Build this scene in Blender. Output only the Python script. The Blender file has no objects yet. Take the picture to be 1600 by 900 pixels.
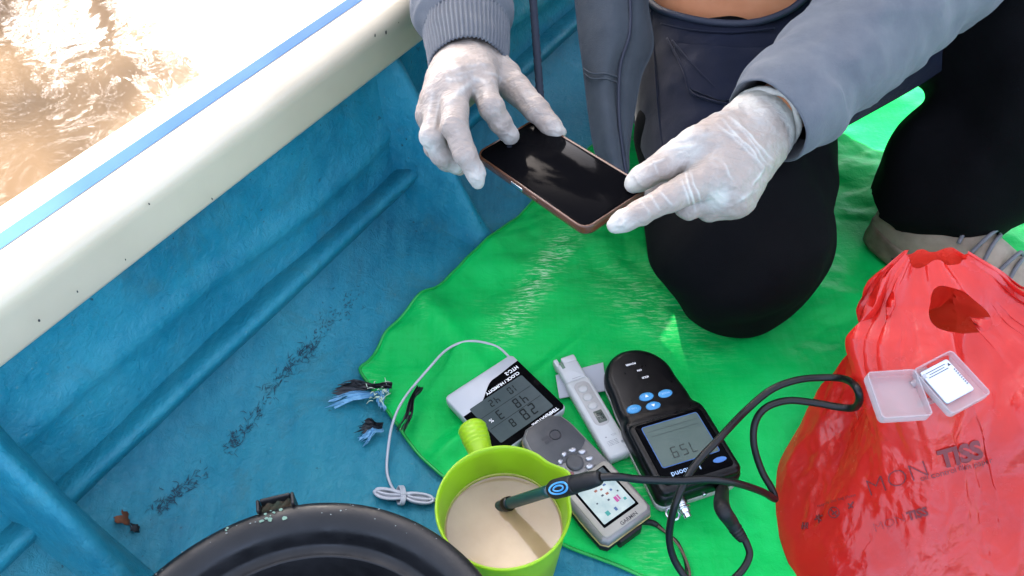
import bpy, bmesh, math, random
import numpy as np
from mathutils import Matrix, Vector
random.seed(7)
SC = bpy.context.scene
COL = SC.collection
R = math.radians

# ---------------------------------------------------------------- camera, sky, sun, exposure
CAM_H, CAM_PITCH, CAM_F = 0.80, R(47), 1256.0          # metres, down tilt, focal length in 1600-px units
cam_d = bpy.data.cameras.new('camera')
cam_d.sensor_fit = 'HORIZONTAL'; cam_d.sensor_width = 36.0
cam_d.lens = 36.0 * CAM_F / 1600.0
cam_d.clip_start = 0.01; cam_d.clip_end = 2000
cam = bpy.data.objects.new('camera', cam_d); COL.objects.link(cam)
cam.location = (0, 0, CAM_H); cam.rotation_euler = (R(90) - CAM_PITCH, 0, 0)
SC.camera = cam
SUN_AZ, SUN_EL = R(-22), R(32.5)                          # from straight ahead (+Y), towards +X positive
SUN_DIR = Vector((math.sin(SUN_AZ) * math.cos(SUN_EL), math.cos(SUN_AZ) * math.cos(SUN_EL), math.sin(SUN_EL)))
HAZE = 0.16
world = bpy.data.worlds.new('World'); SC.world = world; world.use_nodes = True
wn = world.node_tree; wn.nodes.clear()
sky = wn.nodes.new('ShaderNodeTexSky'); sky.sky_type = 'NISHITA'; sky.sun_disc = False
sky.sun_elevation = SUN_EL; sky.sun_rotation = SUN_AZ; sky.air_density = 0.28; sky.dust_density = 2.2; sky.ozone_density = 0.5
bg = wn.nodes.new('ShaderNodeBackground'); bg.inputs[1].default_value = 0.15
wo = wn.nodes.new('ShaderNodeOutputWorld')
haze = wn.nodes.new('ShaderNodeBackground'); haze.inputs[0].default_value = (.96, .98, 1.0, 1); haze.inputs[1].default_value = HAZE   # even white high haze over the whole sky
add = wn.nodes.new('ShaderNodeAddShader')
wn.links.new(sky.outputs[0], bg.inputs[0]); wn.links.new(bg.outputs[0], add.inputs[0]); wn.links.new(haze.outputs[0], add.inputs[1]); wn.links.new(add.outputs[0], wo.inputs[0])
sun_d = bpy.data.lights.new('sun', 'SUN'); sun_d.energy = 3.0; sun_d.angle = R(0.6); sun_d.color = (1.0, 0.93, 0.82)
sun = bpy.data.objects.new('sun', sun_d); COL.objects.link(sun)
sun.rotation_euler = SUN_DIR.to_track_quat('Z', 'Y').to_euler(); sun.location = (-2, 4, 5)
SC.view_settings.view_transform = 'Standard'; SC.view_settings.look = 'None'
SC.view_settings.gamma = 1.0; SC.view_settings.use_curve_mapping = False
SC.view_settings.exposure = 3.2
SC.cycles.use_denoising = True
SC.cycles.max_bounces = 6; SC.cycles.diffuse_bounces = 3; SC.cycles.glossy_bounces = 3; SC.cycles.transmission_bounces = 4; SC.cycles.transparent_max_bounces = 8
SC.cycles.sample_clamp_indirect = 6.0

# ---------------------------------------------------------------- helpers
CP = np.array([0, 0, CAM_H]); CF = np.array([0, math.cos(CAM_PITCH), -math.sin(CAM_PITCH)])
CU = np.array([0, math.sin(CAM_PITCH), math.cos(CAM_PITCH)]); CR = np.array([1.0, 0, 0])
def sight(px, py): return CR * (px - 800) / CAM_F + CU * (450 - py) / CAM_F + CF
def G(px, py, z=0.0):                                    # where a photo pixel meets the level z
    d = sight(px, py); return CP + d * ((z - CAM_H) / d[2])
def D(px, py, dep): return CP + sight(px, py) * dep      # a photo pixel at a depth
def proj(P):
    V = np.asarray(P) - CP; d = V @ CF
    return 800 + CAM_F * (V @ CR) / d, 450 - CAM_F * (V @ CU) / d
BA = R(30.8)                                             # the boat's axis: u along the hull, v towards the gunwale
BU = np.array([math.sin(BA), math.cos(BA), 0]); BV = np.array([-math.cos(BA), math.sin(BA), 0]); BZ = np.array([0, 0, 1.0])
def boat(u, v, z): return BU * u + BV * v + BZ * z

def _hash(i, j, k, seed):
    h = (i.astype(np.int64) * 374761393 + j.astype(np.int64) * 668265263 + k.astype(np.int64) * 2147483647 + seed * 974711) & 0xffffffff
    h = ((h ^ (h >> 13)) * 1274126177) & 0xffffffff
    return ((h ^ (h >> 16)) & 0xffff) / 32767.5 - 1.0
def vnoise(P, scale=1.0, seed=0):
    P = np.asarray(P, float) * scale; I = np.floor(P); f = P - I; f = f * f * f * (f * (f * 6 - 15) + 10); I = I.astype(np.int64)
    out = 0
    for a in (0, 1):
        for b in (0, 1):
            for c in (0, 1):
                w = (f[..., 0] if a else 1 - f[..., 0]) * (f[..., 1] if b else 1 - f[..., 1]) * (f[..., 2] if c else 1 - f[..., 2])
                out = out + w * _hash(I[..., 0] + a, I[..., 1] + b, I[..., 2] + c, seed)
    return out
def fbm(P, scale=1.0, octv=3, seed=0):
    s, a = 0, 1.0
    for o in range(octv):
        s = s + a * vnoise(P, scale, seed + o); scale *= 2.03; a *= 0.5
    return s
def ridged(P, scale=1.0, octv=3, seed=0):
    s, a = 0, 1.0
    for o in range(octv):
        s = s + a * (1 - np.abs(vnoise(P, scale, seed + o)) * 2); scale *= 2.03; a *= 0.5
    return s
def crumple(P, n, lo, hi, seed, warp=.012):
    rg = np.random.default_rng(seed); P = np.asarray(P, float); W = np.stack([vnoise(P, 1 / hi, seed + k) for k in range(3)], -1) * warp; Q = P + W; s = 0
    for _ in range(n):
        d = rg.normal(0, 1, 3); d /= np.linalg.norm(d); lam = rg.uniform(lo, hi); t = (Q @ d) / lam + rg.uniform(0, 1); m = np.clip(vnoise(P, .7 / hi, seed + 50 + _) * 1.5 + .5, 0, 1)
        s = s + (np.abs((t % 1) * 2 - 1) - .5) * (lam / hi) * m
    return s
def unit(a): a = np.asarray(a, float); return a / (np.linalg.norm(a) + 1e-12)
def sstep(a, b, x): t = np.clip((np.asarray(x, float) - a) / (b - a), 0, 1); return t * t * (3 - 2 * t)

ROOTM = {}
def thing(name, label, cat, loc=(0, 0, 0), rot=None, group=None):
    o = bpy.data.objects.new(name, None); o.empty_display_size = 0.02; COL.objects.link(o)
    m = Matrix.Translation(Vector(loc)) @ (rot.to_4x4() if rot is not None else Matrix.Identity(4))
    o.matrix_basis = m; ROOTM[o] = m
    tag(o, label, cat, group); return o
def tag(o, label=None, cat=None, group=None, kind=None):
    if label: o['label'] = label
    if cat: o['category'] = cat
    if group: o['group'] = group
    if kind: o['kind'] = kind
    return o
def mk(name, V, F, mat, parent=None, smooth=True, world=False, attr=None, angle=None):
    V = np.asarray(V, float).reshape(-1, 3)
    root = parent
    while root is not None and root.parent is not None: root = root.parent
    if world and root is not None and root in ROOTM:
        mi = np.array(ROOTM[root].inverted()); V = V @ mi[:3, :3].T + mi[:3, 3]
    me = bpy.data.meshes.new(name); me.from_pydata(V.tolist(), [], [list(map(int, f)) for f in F]); me.update()
    if smooth: me.polygons.foreach_set('use_smooth', [True] * len(me.polygons))
    if attr:
        for k, a in attr.items():
            at = me.attributes.new(k, 'FLOAT', 'POINT'); at.data.foreach_set('value', np.asarray(a, float))
    mats = mat if isinstance(mat, (list, tuple)) else [mat]
    for m in mats: me.materials.append(m)
    if angle: me.set_sharp_from_angle(angle=R(angle))
    o = bpy.data.objects.new(name, me); COL.objects.link(o)
    if parent is not None: o.parent = parent
    return o
def grid_faces(n, m, wrap=False):                        # n rows of m points
    F = []
    for i in range(n - 1):
        for j in range(m if wrap else m - 1):
            k = (j + 1) % m; F.append((i * m + j, i * m + k, (i + 1) * m + k, (i + 1) * m + j))
    return F
def vnormals(V, F):
    V = np.asarray(V); N = np.zeros_like(V); Fq = np.array([f[:4] if len(f) >= 4 else (f[0], f[1], f[2], f[2]) for f in F])
    n = np.cross(V[Fq[:, 2]] - V[Fq[:, 0]], V[Fq[:, 3]] - V[Fq[:, 1]])
    for c in range(4): np.add.at(N, Fq[:, c], n)
    return N / (np.linalg.norm(N, axis=1, keepdims=True) + 1e-12)
def spline(P, n):                                        # Catmull-Rom through the points
    P = np.asarray(P, float); P = np.vstack([2 * P[0] - P[1], P, 2 * P[-1] - P[-2]]); k = len(P) - 3
    t = np.linspace(0, k - 1e-9, n); i = t.astype(int); f = (t - i)[:, None]
    a, b, c, d = P[i], P[i + 1], P[i + 2], P[i + 3]
    return 0.5 * (2 * b + (c - a) * f + (2 * a - 5 * b + 4 * c - d) * f ** 2 + (3 * b - a - 3 * c + d) * f ** 3)
def frames(P, up0=None):
    T = np.gradient(P, axis=0); T /= np.linalg.norm(T, axis=1, keepdims=True) + 1e-12
    ref = np.asarray(up0, float) if up0 is not None else (np.array([0, 0, 1.0]) if abs(T[0][2]) < .9 else np.array([1.0, 0, 0]))
    A = []; a = unit(ref - T[0] * (ref @ T[0]))
    for t in T: a = unit(a - t * (a @ t)); A.append(a)
    A = np.array(A); return T, A, np.cross(T, A)
def tube(P, r, n=10, m=None, cap=True, up0=None, disp=None, ry=None):
    """sweep an ellipse (r along the up axis, ry along the side axis) over a spline; returns V, F"""
    P = np.asarray(P, float); k = m or max(2, len(P) * 8)
    Q = spline(P, k) if len(P) > 2 or m else P
    if len(P) == 2 and m: Q = P[0] + (P[1] - P[0]) * np.linspace(0, 1, m)[:, None]
    k = len(Q); rr = np.interp(np.linspace(0, 1, k), np.linspace(0, 1, np.size(r)), np.atleast_1d(r)); r2 = rr if ry is None else np.interp(np.linspace(0, 1, k), np.linspace(0, 1, np.size(ry)), np.atleast_1d(ry))
    T, A, B = frames(Q, up0); th = np.linspace(0, 2 * math.pi, n, endpoint=False)
    V = Q[:, None] + (np.cos(th)[None, :, None] * rr[:, None, None]) * A[:, None] + (np.sin(th)[None, :, None] * r2[:, None, None]) * B[:, None]
    if disp is not None:
        tt = np.linspace(0, 1, k)[:, None] * np.ones((1, n)); TH = th[None] * np.ones((k, 1))
        d = disp(tt, TH, V); nrm = V - Q[:, None]; nrm /= np.linalg.norm(nrm, axis=2, keepdims=True) + 1e-12
        V = V + nrm * d[..., None]
    V = V.reshape(-1, 3); F = grid_faces(k, n, True)
    if cap:
        c0, c1 = len(V), len(V) + 1; V = np.vstack([V, Q[0], Q[-1]])
        F += [(c0, (j + 1) % n, j) for j in range(n)] + [(c1, (k - 1) * n + j, (k - 1) * n + (j + 1) % n) for j in range(n)]
    return V, F
def join(*parts):
    V, F, o = [], [], 0
    for v, f in parts:
        V.append(np.asarray(v, float)); F += [tuple(i + o for i in q) for q in f]; o += len(v)
    return np.vstack(V), F
def lathe(prof, n=48, cap0=False, cap1=False):
    th = np.linspace(0, 2 * math.pi, n, endpoint=False); V = []
    for r, z in prof: V += [(r * math.cos(t), r * math.sin(t), z) for t in th]
    F = grid_faces(len(prof), n, True)
    if cap0: F.append(tuple(range(n))[::-1])
    if cap1: F.append(tuple((len(prof) - 1) * n + j for j in range(n)))
    return np.array(V), F
def rrect(w, h, r, n=6, cx=0, cy=0):
    P = []
    for sx, sy, a0 in ((1, 1, 0), (-1, 1, 90), (-1, -1, 180), (1, -1, 270)):
        for k in range(n + 1):
            a = R(a0 + 90 * k / n); P.append((cx + sx * (w / 2 - r) + r * math.cos(a), cy + sy * (h / 2 - r) + r * math.sin(a)))
    return np.array(P)
def ell(a, b, n=24, cx=0, cy=0):
    t = np.linspace(0, 2 * math.pi, n, endpoint=False); return np.c_[cx + a * np.cos(t), cy + b * np.sin(t)]
def inset(P, d):
    P = np.asarray(P); a = P - np.roll(P, 1, 0); b = np.roll(P, -1, 0) - P
    na = np.c_[a[:, 1], -a[:, 0]]; nb = np.c_[b[:, 1], -b[:, 0]]
    na /= np.linalg.norm(na, axis=1, keepdims=True) + 1e-12; nb /= np.linalg.norm(nb, axis=1, keepdims=True) + 1e-12
    n = na + nb; n /= np.linalg.norm(n, axis=1, keepdims=True) + 1e-9
    return P - n * d
def prism(out, prof, zfun=None):
    """stack insets of a closed outline at heights: prof = [(inset, z), ...]; closed top and bottom"""
    n = len(out); V, F = [], []
    for d, z in prof:
        q = inset(out, d) if abs(d) > 1e-9 else out
        V += [(x, y, z + (zfun(x, y, z) if zfun else 0)) for x, y in q]
    F = grid_faces(len(prof), n, True); F.append(tuple(range(n))[::-1]); F.append(tuple((len(prof) - 1) * n + j for j in range(n)))
    return np.array(V), F
def rbox(w, h, t, r=0.002, b=0.0006, cx=0, cy=0, z0=0, n=4):
    return prism(rrect(w, h, r, n, cx, cy), [(b, z0), (0, z0 + b), (0, z0 + t - b), (b * .3, z0 + t - b * .3), (b, z0 + t)])
def flat(out, z): return np.c_[np.asarray(out), np.full(len(out), z)], [tuple(range(len(out)))]
def tmesh(s, size, bold=0.0, shear=0.0, spacing=1.0):
    c = bpy.data.curves.new('t', 'FONT'); c.body = s; c.size = size; c.align_x = 'CENTER'; c.align_y = 'CENTER'; c.offset = bold; c.shear = shear
    c.space_character = spacing; c.resolution_u = 3
    o = bpy.data.objects.new('t', c); COL.objects.link(o); dg = bpy.context.evaluated_depsgraph_get()
    me = bpy.data.meshes.new_from_object(o.evaluated_get(dg)); V = np.array([v.co[:] for v in me.vertices]); F = [tuple(p.vertices) for p in me.polygons]
    bpy.data.objects.remove(o); bpy.data.curves.remove(c); bpy.data.meshes.remove(me)
    return V.reshape(-1, 3), F
def tplace(vf, x, y, z, a=0.0):
    V, F = vf; c, s = math.cos(a), math.sin(a); V = V.copy()
    return np.c_[V[:, 0] * c - V[:, 1] * s + x, V[:, 0] * s + V[:, 1] * c + y, np.full(len(V), z)], F
SEG = {'0': 'abcdef', '1': 'bc', '2': 'abged', '3': 'abgcd', '4': 'fgbc', '5': 'afgcd', '6': 'afgedc', '7': 'abc', '8': 'abcdefg', '9': 'abcdfg', '-': 'g', ' ': ''}
def seg7(s, h, x, y, z, t=None, gap=0.3, skew=0.08):
    w = h * .52; t = t or h * .13; V, F = [], []
    x -= (len(s) * (w + h * gap) - h * gap) / 2
    for ch in s:
        B = {'a': (0, h / 2 - t / 2, w - t, t), 'd': (0, -h / 2 + t / 2, w - t, t), 'g': (0, 0, w - t, t),
             'b': (w / 2 - t / 2, h / 4, t, h / 2 - t * .7), 'c': (w / 2 - t / 2, -h / 4, t, h / 2 - t * .7), 'f': (-w / 2 + t / 2, h / 4, t, h / 2 - t * .7), 'e': (-w / 2 + t / 2, -h / 4, t, h / 2 - t * .7)}
        for k in SEG.get(ch, ''):
            a, b, ww, hh = B[k]; o = len(V)
            V += [(x + w / 2 + a + i * ww / 2 + skew * (b + j * hh / 2), y + b + j * hh / 2, z) for i, j in ((-1, -1), (1, -1), (1, 1), (-1, 1))]; F.append((o, o + 1, o + 2, o + 3))
        x += w + h * gap
    return np.array(V).reshape(-1, 3), F

# signed distance shapes -> mesh (surface nets)
def smin(a, b, k):
    h = np.clip(0.5 + 0.5 * (b - a) / k, 0, 1); return b + (a - b) * h - k * h * (1 - h)
def sd_cap(P, a, b, ra, rb):
    a = np.asarray(a, np.float32); b = np.asarray(b, np.float32); ba = b - a; pa = P - a
    h = np.clip((pa @ ba) / (ba @ ba + 1e-12), 0, 1); return np.linalg.norm(pa - h[..., None] * ba, axis=-1) - (ra + (rb - ra) * h)
def sd_chain(P, pts, k=0.003):
    d = None
    for (a, ra), (b, rb) in zip(pts[:-1], pts[1:]):
        c = sd_cap(P, a, b, ra, rb); d = c if d is None else smin(d, c, k)
    return d
def sdf_mesh(fn, lo, hi, vox):
    lo = np.asarray(lo, float); hi = np.asarray(hi, float); n = np.ceil((hi - lo) / vox).astype(int) + 1
    ax = [(lo[i] + vox * np.arange(n[i])).astype(np.float32) for i in range(3)]
    f = np.empty(n, np.float32)
    for i0 in range(0, n[0], 24):
        X, Y, Z = np.meshgrid(ax[0][i0:i0 + 24], ax[1], ax[2], indexing='ij'); f[i0:i0 + 24] = fn(np.stack([X, Y, Z], -1))
    s = f < 0
    c = np.zeros(n - 1, np.int8)
    for a in (0, 1):
        for b in (0, 1):
            for e in (0, 1): c += s[a:n[0] - 1 + a, b:n[1] - 1 + b, e:n[2] - 1 + e]
    act = np.argwhere((c > 0) & (c < 8)); idx = -np.ones(n - 1, np.int64); idx[act[:, 0], act[:, 1], act[:, 2]] = np.arange(len(act))
    acc = np.zeros((len(act), 3)); cnt = np.zeros(len(act)); cs = [(a, b, e) for a in (0, 1) for b in (0, 1) for e in (0, 1)]
    for p in cs:
        for axis in range(3):
            if p[axis] == 1: continue
            q = list(p); q[axis] = 1
            fa = f[act[:, 0] + p[0], act[:, 1] + p[1], act[:, 2] + p[2]]; fb = f[act[:, 0] + q[0], act[:, 1] + q[1], act[:, 2] + q[2]]
            m = (fa < 0) != (fb < 0); t = np.where(m, fa / (fa - fb + 1e-20), 0)
            w = np.array(p, float)[None] + np.zeros((len(act), 3)); w[:, axis] += t
            acc[m] += w[m]; cnt[m] += 1
    V = lo + (act + acc / cnt[:, None]) * vox
    Fq = []
    for axis in range(3):
        b, e = (axis + 1) % 3, (axis + 2) % 3
        sl0 = [slice(1, n[i] - 1) for i in range(3)]; sl0[axis] = slice(0, n[axis] - 1); sl1 = list(sl0); sl1[axis] = slice(1, n[axis])
        m = s[tuple(sl0)] != s[tuple(sl1)]; g = np.argwhere(m)
        off = np.array([sl0[i].start for i in range(3)]); g = g + off; inside = s[g[:, 0], g[:, 1], g[:, 2]]
        def cell(db, de):
            h = g.copy(); h[:, b] -= db; h[:, e] -= de; return idx[h[:, 0], h[:, 1], h[:, 2]]
        q = np.stack([cell(1, 1), cell(0, 1), cell(0, 0), cell(1, 0)], 1)
        q[~inside] = q[~inside][:, ::-1]; Fq.append(q)
    return V, np.vstack(Fq)
def main_island(V, F):
    F = np.asarray(F); lab = np.arange(len(V))
    while True:
        m = lab[F].min(1); new = lab.copy()
        for c in range(4): np.minimum.at(new, F[:, c], m)
        new = new[new]
        if (new == lab).all(): break
        lab = new
    r = np.bincount(lab[F[:, 0]]).argmax(); F = F[lab[F[:, 0]] == r]; used = np.unique(F); mp = -np.ones(len(V), int); mp[used] = np.arange(len(used)); return V[used], mp[F]
def relax(V, F, it=2, k=0.5):
    F = np.asarray(F); E = np.vstack([F[:, [0, 1]], F[:, [1, 2]], F[:, [2, 3]], F[:, [3, 0]]]); E = np.vstack([E, E[:, ::-1]])
    n = np.bincount(E[:, 0], minlength=len(V)).astype(float)[:, None]
    for _ in range(it):
        S = np.zeros_like(V)
        for c in range(3): S[:, c] = np.bincount(E[:, 0], weights=V[E[:, 1], c], minlength=len(V))
        V = V + k * (S / np.maximum(n, 1) - V)
    return V

# ---------------------------------------------------------------- materials
def nodes(name):
    m = bpy.data.materials.new(name); m.use_nodes = True; nt = m.node_tree; return m, nt, nt.nodes['Principled BSDF'], nt.nodes['Material Output']
def coords(nt, kind='Object', scale=(1, 1, 1), rot=(0, 0, 0)):
    t = nt.nodes.new('ShaderNodeTexCoord'); mp = nt.nodes.new('ShaderNodeMapping'); mp.inputs['Scale'].default_value = scale; mp.inputs['Rotation'].default_value = rot
    nt.links.new(t.outputs[kind], mp.inputs[0]); return mp.outputs[0]
def noise(nt, vec, scale, detail=4, rough=.55, dist=0.0):
    n = nt.nodes.new('ShaderNodeTexNoise'); n.inputs['Scale'].default_value = scale; n.inputs['Detail'].default_value = detail; n.inputs['Roughness'].default_value = rough; n.inputs['Distortion'].default_value = dist
    nt.links.new(vec, n.inputs['Vector']); return n.outputs['Fac']
def ramp(nt, fac, stops):
    r = nt.nodes.new('ShaderNodeValToRGB'); e = r.color_ramp.elements
    while len(e) < len(stops): e.new(0.5)
    for el, (p, c) in zip(e, stops): el.position = p; el.color = (*c, 1) if len(c) == 3 else c
    nt.links.new(fac, r.inputs[0]); return r.outputs[0]
def mixc(nt, fac, a, b, mode='MIX'):
    n = nt.nodes.new('ShaderNodeMix'); n.data_type = 'RGBA'; n.blend_type = mode
    for sock, val in ((n.inputs[0], fac), (n.inputs[6], a), (n.inputs[7], b)):
        if isinstance(val, (int, float)): sock.default_value = val
        elif isinstance(val, tuple): sock.default_value = (*val[:3], 1)
        else: nt.links.new(val, sock)
    return n.outputs[2]
def math_(nt, op, a, b=None):
    n = nt.nodes.new('ShaderNodeMath'); n.operation = op
    for i, v in enumerate((a, b)):
        if v is None: continue
        if isinstance(v, (int, float)): n.inputs[i].default_value = v
        else: nt.links.new(v, n.inputs[i])
    return n.outputs[0]
def bump(nt, bsdf, h, strength, dist, prev=None):
    b = nt.nodes.new('ShaderNodeBump'); b.inputs['Strength'].default_value = strength; b.inputs['Distance'].default_value = dist
    nt.links.new(h, b.inputs['Height'])
    if prev is not None: nt.links.new(prev, b.inputs['Normal'])
    nt.links.new(b.outputs[0], bsdf.inputs['Normal']); return b.outputs[0]
def M(name, c, rough=.5, metal=0, spec=.5, c2=None, vs=40, bs=None, bd=.0005, bst=.4, coat=0, sss=0, sssr=(.01, .005, .003), rv=.0, trans=0, ior=1.5, detail=4, attr=None):
    m, nt, b, out = nodes(name); b.inputs['Base Color'].default_value = (*c, 1); b.inputs['Roughness'].default_value = rough; b.inputs['Metallic'].default_value = metal
    b.inputs['Specular IOR Level'].default_value = spec; b.inputs['Coat Weight'].default_value = coat; b.inputs['Transmission Weight'].default_value = trans; b.inputs['IOR'].default_value = ior
    if sss: b.inputs['Subsurface Weight'].default_value = sss; b.inputs['Subsurface Radius'].default_value = sssr; b.inputs['Subsurface Scale'].default_value = 1.0
    v = coords(nt)
    if c2: nt.links.new(ramp(nt, noise(nt, v, vs, detail), [(.35, c), (.65, c2)]), b.inputs['Base Color'])
    if rv: nt.links.new(ramp(nt, noise(nt, v, vs * 1.7 + 11, 4), [(.3, (max(rough - rv, .02),) * 3), (.7, (min(rough + rv, 1),) * 3)]), b.inputs['Roughness'])
    if bs: bump(nt, b, noise(nt, v, bs, 4), bst, bd)
    return m
def m_hull():
    m, nt, b, out = nodes('blue_gelcoat'); v = coords(nt); st = coords(nt, 'Object', (1, 1, 1), (0, 0, BA))
    base = ramp(nt, noise(nt, v, 5.5, 6, .62, .3), [(.28, (.003, .100, .158)), (.5, (.006, .162, .232)), (.72, (.018, .212, .27))])
    sp = coords(nt, 'Object', (7, 1.2, 3), (0, 0, R(-30)))
    base = mixc(nt, ramp(nt, noise(nt, sp, 9, 5, .7), [(.42, (0, 0, 0)), (.75, (.75, .75, .75))]), base, (.028, .212, .275))
    grime = ramp(nt, noise(nt, v, 11, 7, .7, .6), [(.53, (0, 0, 0)), (.78, (.65, .65, .65))])
    base = mixc(nt, grime, base, (.040, .10, .095))
    fleck = ramp(nt, noise(nt, v, 130, 2, .4), [(.70, (0, 0, 0)), (.76, (1, 1, 1))]); fleck2 = ramp(nt, noise(nt, v, 12, 3), [(.5, (0, 0, 0)), (.62, (.8, .8, .8))])
    base = mixc(nt, mixc(nt, 1.0, fleck, fleck2, 'MULTIPLY'), base, (.012, .016, .02))
    pale = ramp(nt, noise(nt, v, 210, 2, .5), [(.70, (0, 0, 0)), (.78, (.5, .5, .5))]); base = mixc(nt, pale, base, (.10, .20, .21))
    nt.links.new(base, b.inputs['Base Color'])
    nt.links.new(ramp(nt, noise(nt, v, 22, 5), [(.3, (.36,) * 3), (.7, (.62,) * 3)]), b.inputs['Roughness'])
    vo = nt.nodes.new('ShaderNodeTexNoise'); vo.inputs['Scale'].default_value = 85; vo.inputs['Detail'].default_value = 7; vo.inputs['Roughness'].default_value = .65; vo.inputs['Distortion'].default_value = .9; nt.links.new(v, vo.inputs['Vector'])
    b.inputs['Specular IOR Level'].default_value = .3
    n1 = bump(nt, b, vo.outputs['Fac'], .75, .0032); fib = coords(nt, 'Object', (160, 26, 60), (0, 0, .7)); bump(nt, b, noise(nt, fib, 1.0, 4, .65, .8), .5, .0018, n1)
    return m
def m_tarp():
    m, nt, b, out = nodes('green_tarpaulin'); v = coords(nt)
    base = ramp(nt, noise(nt, v, 4.5, 5, .6, .4), [(.25, (.0006, .25, .042)), (.55, (.0013, .42, .075)), (.78, (.008, .54, .12))])
    wv = nt.nodes.new('ShaderNodeTexNoise'); wv.inputs['Scale'].default_value = 1.0; wv.inputs['Detail'].default_value = 3; nt.links.new(coords(nt, 'Object', (14, 240, 20), (0, 0, R(62))), wv.inputs['Vector'])
    wv2 = nt.nodes.new('ShaderNodeTexNoise'); wv2.inputs['Scale'].default_value = 1.0; wv2.inputs['Detail'].default_value = 3; nt.links.new(coords(nt, 'Object', (240, 14, 20), (0, 0, R(62))), wv2.inputs['Vector'])
    weave = math_(nt, 'ADD', wv.outputs['Fac'], wv2.outputs['Fac'])
    base = mixc(nt, ramp(nt, weave, [(.98, (0, 0, 0)), (1.32, (.12, .12, .12))]), base, (.02, .46, .12))
    scuff = ramp(nt, noise(nt, coords(nt, 'Object', (60, 420, 60), (0, 0, R(62))), 1.0, 3, .7), [(.50, (0, 0, 0)), (.66, (1, 1, 1))])
    patch = ramp(nt, noise(nt, v, 7, 3, .5), [(.58, (0, 0, 0)), (.72, (.32, .32, .32))])
    at = nt.nodes.new('ShaderNodeAttribute'); at.attribute_name = 'scuff'
    msk = math_(nt, 'MAXIMUM', at.outputs['Fac'], patch); k = math_(nt, 'MULTIPLY', msk, scuff)
    base = mixc(nt, k, base, (.50, .66, .42)); nt.links.new(base, b.inputs['Base Color'])
    nt.links.new(ramp(nt, noise(nt, v, 30, 4), [(.3, (.32,) * 3), (.7, (.52,) * 3)]), b.inputs['Roughness']); b.inputs['Specular IOR Level'].default_value = .12
    n1 = bump(nt, b, noise(nt, v, 20, 3, .5, .6), .25, .003); n2 = bump(nt, b, noise(nt, v, 80, 6, .68, .5), .6, .0018, n1); bump(nt, b, weave, .2, .0005, n2)
    return m
def m_water():
    m, nt, b, out = nodes('muddy_river'); v = coords(nt)
    nt.links.new(ramp(nt, noise(nt, v, 2.2, 5), [(.3, (.11, .072, .043)), (.7, (.155, .108, .068))]), b.inputs['Base Color'])
    b.inputs['Roughness'].default_value = .045; b.inputs['IOR'].default_value = 1.42
    a = noise(nt, v, 3.4, 3, .5, .8); c = noise(nt, v, 15.0, 3, .5, 1.0)
    n1 = bump(nt, b, a, .09, .06); bump(nt, b, c, .055, .010, n1); return m
HULL = m_hull(); TARP = m_tarp(); WATER = m_water()
WHITE_GEL = M('white_gelcoat', (.50, .435, .315), .34, c2=(.43, .37, .265), vs=5, bs=90, bd=.0006, bst=.3)
STRIPE = M('blue_stripe_paint', (0.0300, 0.1087, 0.2475), .7, spec=.15, c2=(0.0375, 0.1237, 0.2475), vs=14)
DARKSTAIN = M('black_weed', (.007, .012, .018), .8); WEED = M('thin_weed', (.007, .035, .060), .8)
LEAF_BROWN = M('dead_leaf', (.16, .055, .02), .7, c2=(.10, .035, .014), vs=90, bs=200, bd=.0006)
LEAF_DARK = M('dark_leaf', (.015, .017, .02), .7)

# ---------------------------------------------------------------- water
def tag_struct(o): o['kind'] = 'structure'; return o
WZ = -0.10
n = 40; xs = np.r_[-np.geomspace(400, .4, n), np.linspace(-.3, .3, 9), np.geomspace(.4, 400, n)]
X, Y = np.meshgrid(xs, xs, indexing='ij'); V = np.c_[X.ravel(), Y.ravel() + 2, np.full(X.size, WZ)]
tag_struct(mk('water', V, grid_faces(len(xs), len(xs)), WATER))

# ---------------------------------------------------------------- boat
PROF = spline(np.array([(-1.20, .29), (-1.185, .16), (-1.15, .06), (-1.05, .008), (-.9, 0), (-.4, 0), (0, 0), (.25, 0), (.40, .0), (.47, .006), (.54, .030), (.582, .070), (.600, .15), (.612, .29)]), 150)
PROF[:, 0] = np.maximum.accumulate(PROF[:, 0] + np.arange(len(PROF)) * 1e-6)
def hz(v): return np.interp(v, PROF[:, 0], PROF[:, 1])
def hull_hit(px, py):
    t = np.linspace(.45, 3, 2600); P = CP + sight(px, py) * t[:, None]; f = P[:, 2] - hz(P @ BV); i = int(np.argmax(f < 0)); return P[i]
boat_t = thing('boat', 'open fibreglass boat with blue inside and white gunwale, floating on brown water', 'boat', (0, 0, 0))
U = np.linspace(-1.2, 3.6, 260); n = len(PROF)
UU = np.repeat(U, n); VV = np.tile(PROF[:, 0], len(U)); ZZ = np.tile(PROF[:, 1], len(U)); P = np.c_[UU, VV, ZZ]
amp = .0022 + .004 * sstep(.40, .58, VV)
wob = amp * fbm(P * [1, 1, .5], 5.5, 4, 3)
tn = np.gradient(PROF, axis=0); nn = np.c_[-tn[:, 1], tn[:, 0]]; nn /= np.linalg.norm(nn, axis=1, keepdims=True); NN = np.tile(nn, (len(U), 1))
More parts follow.
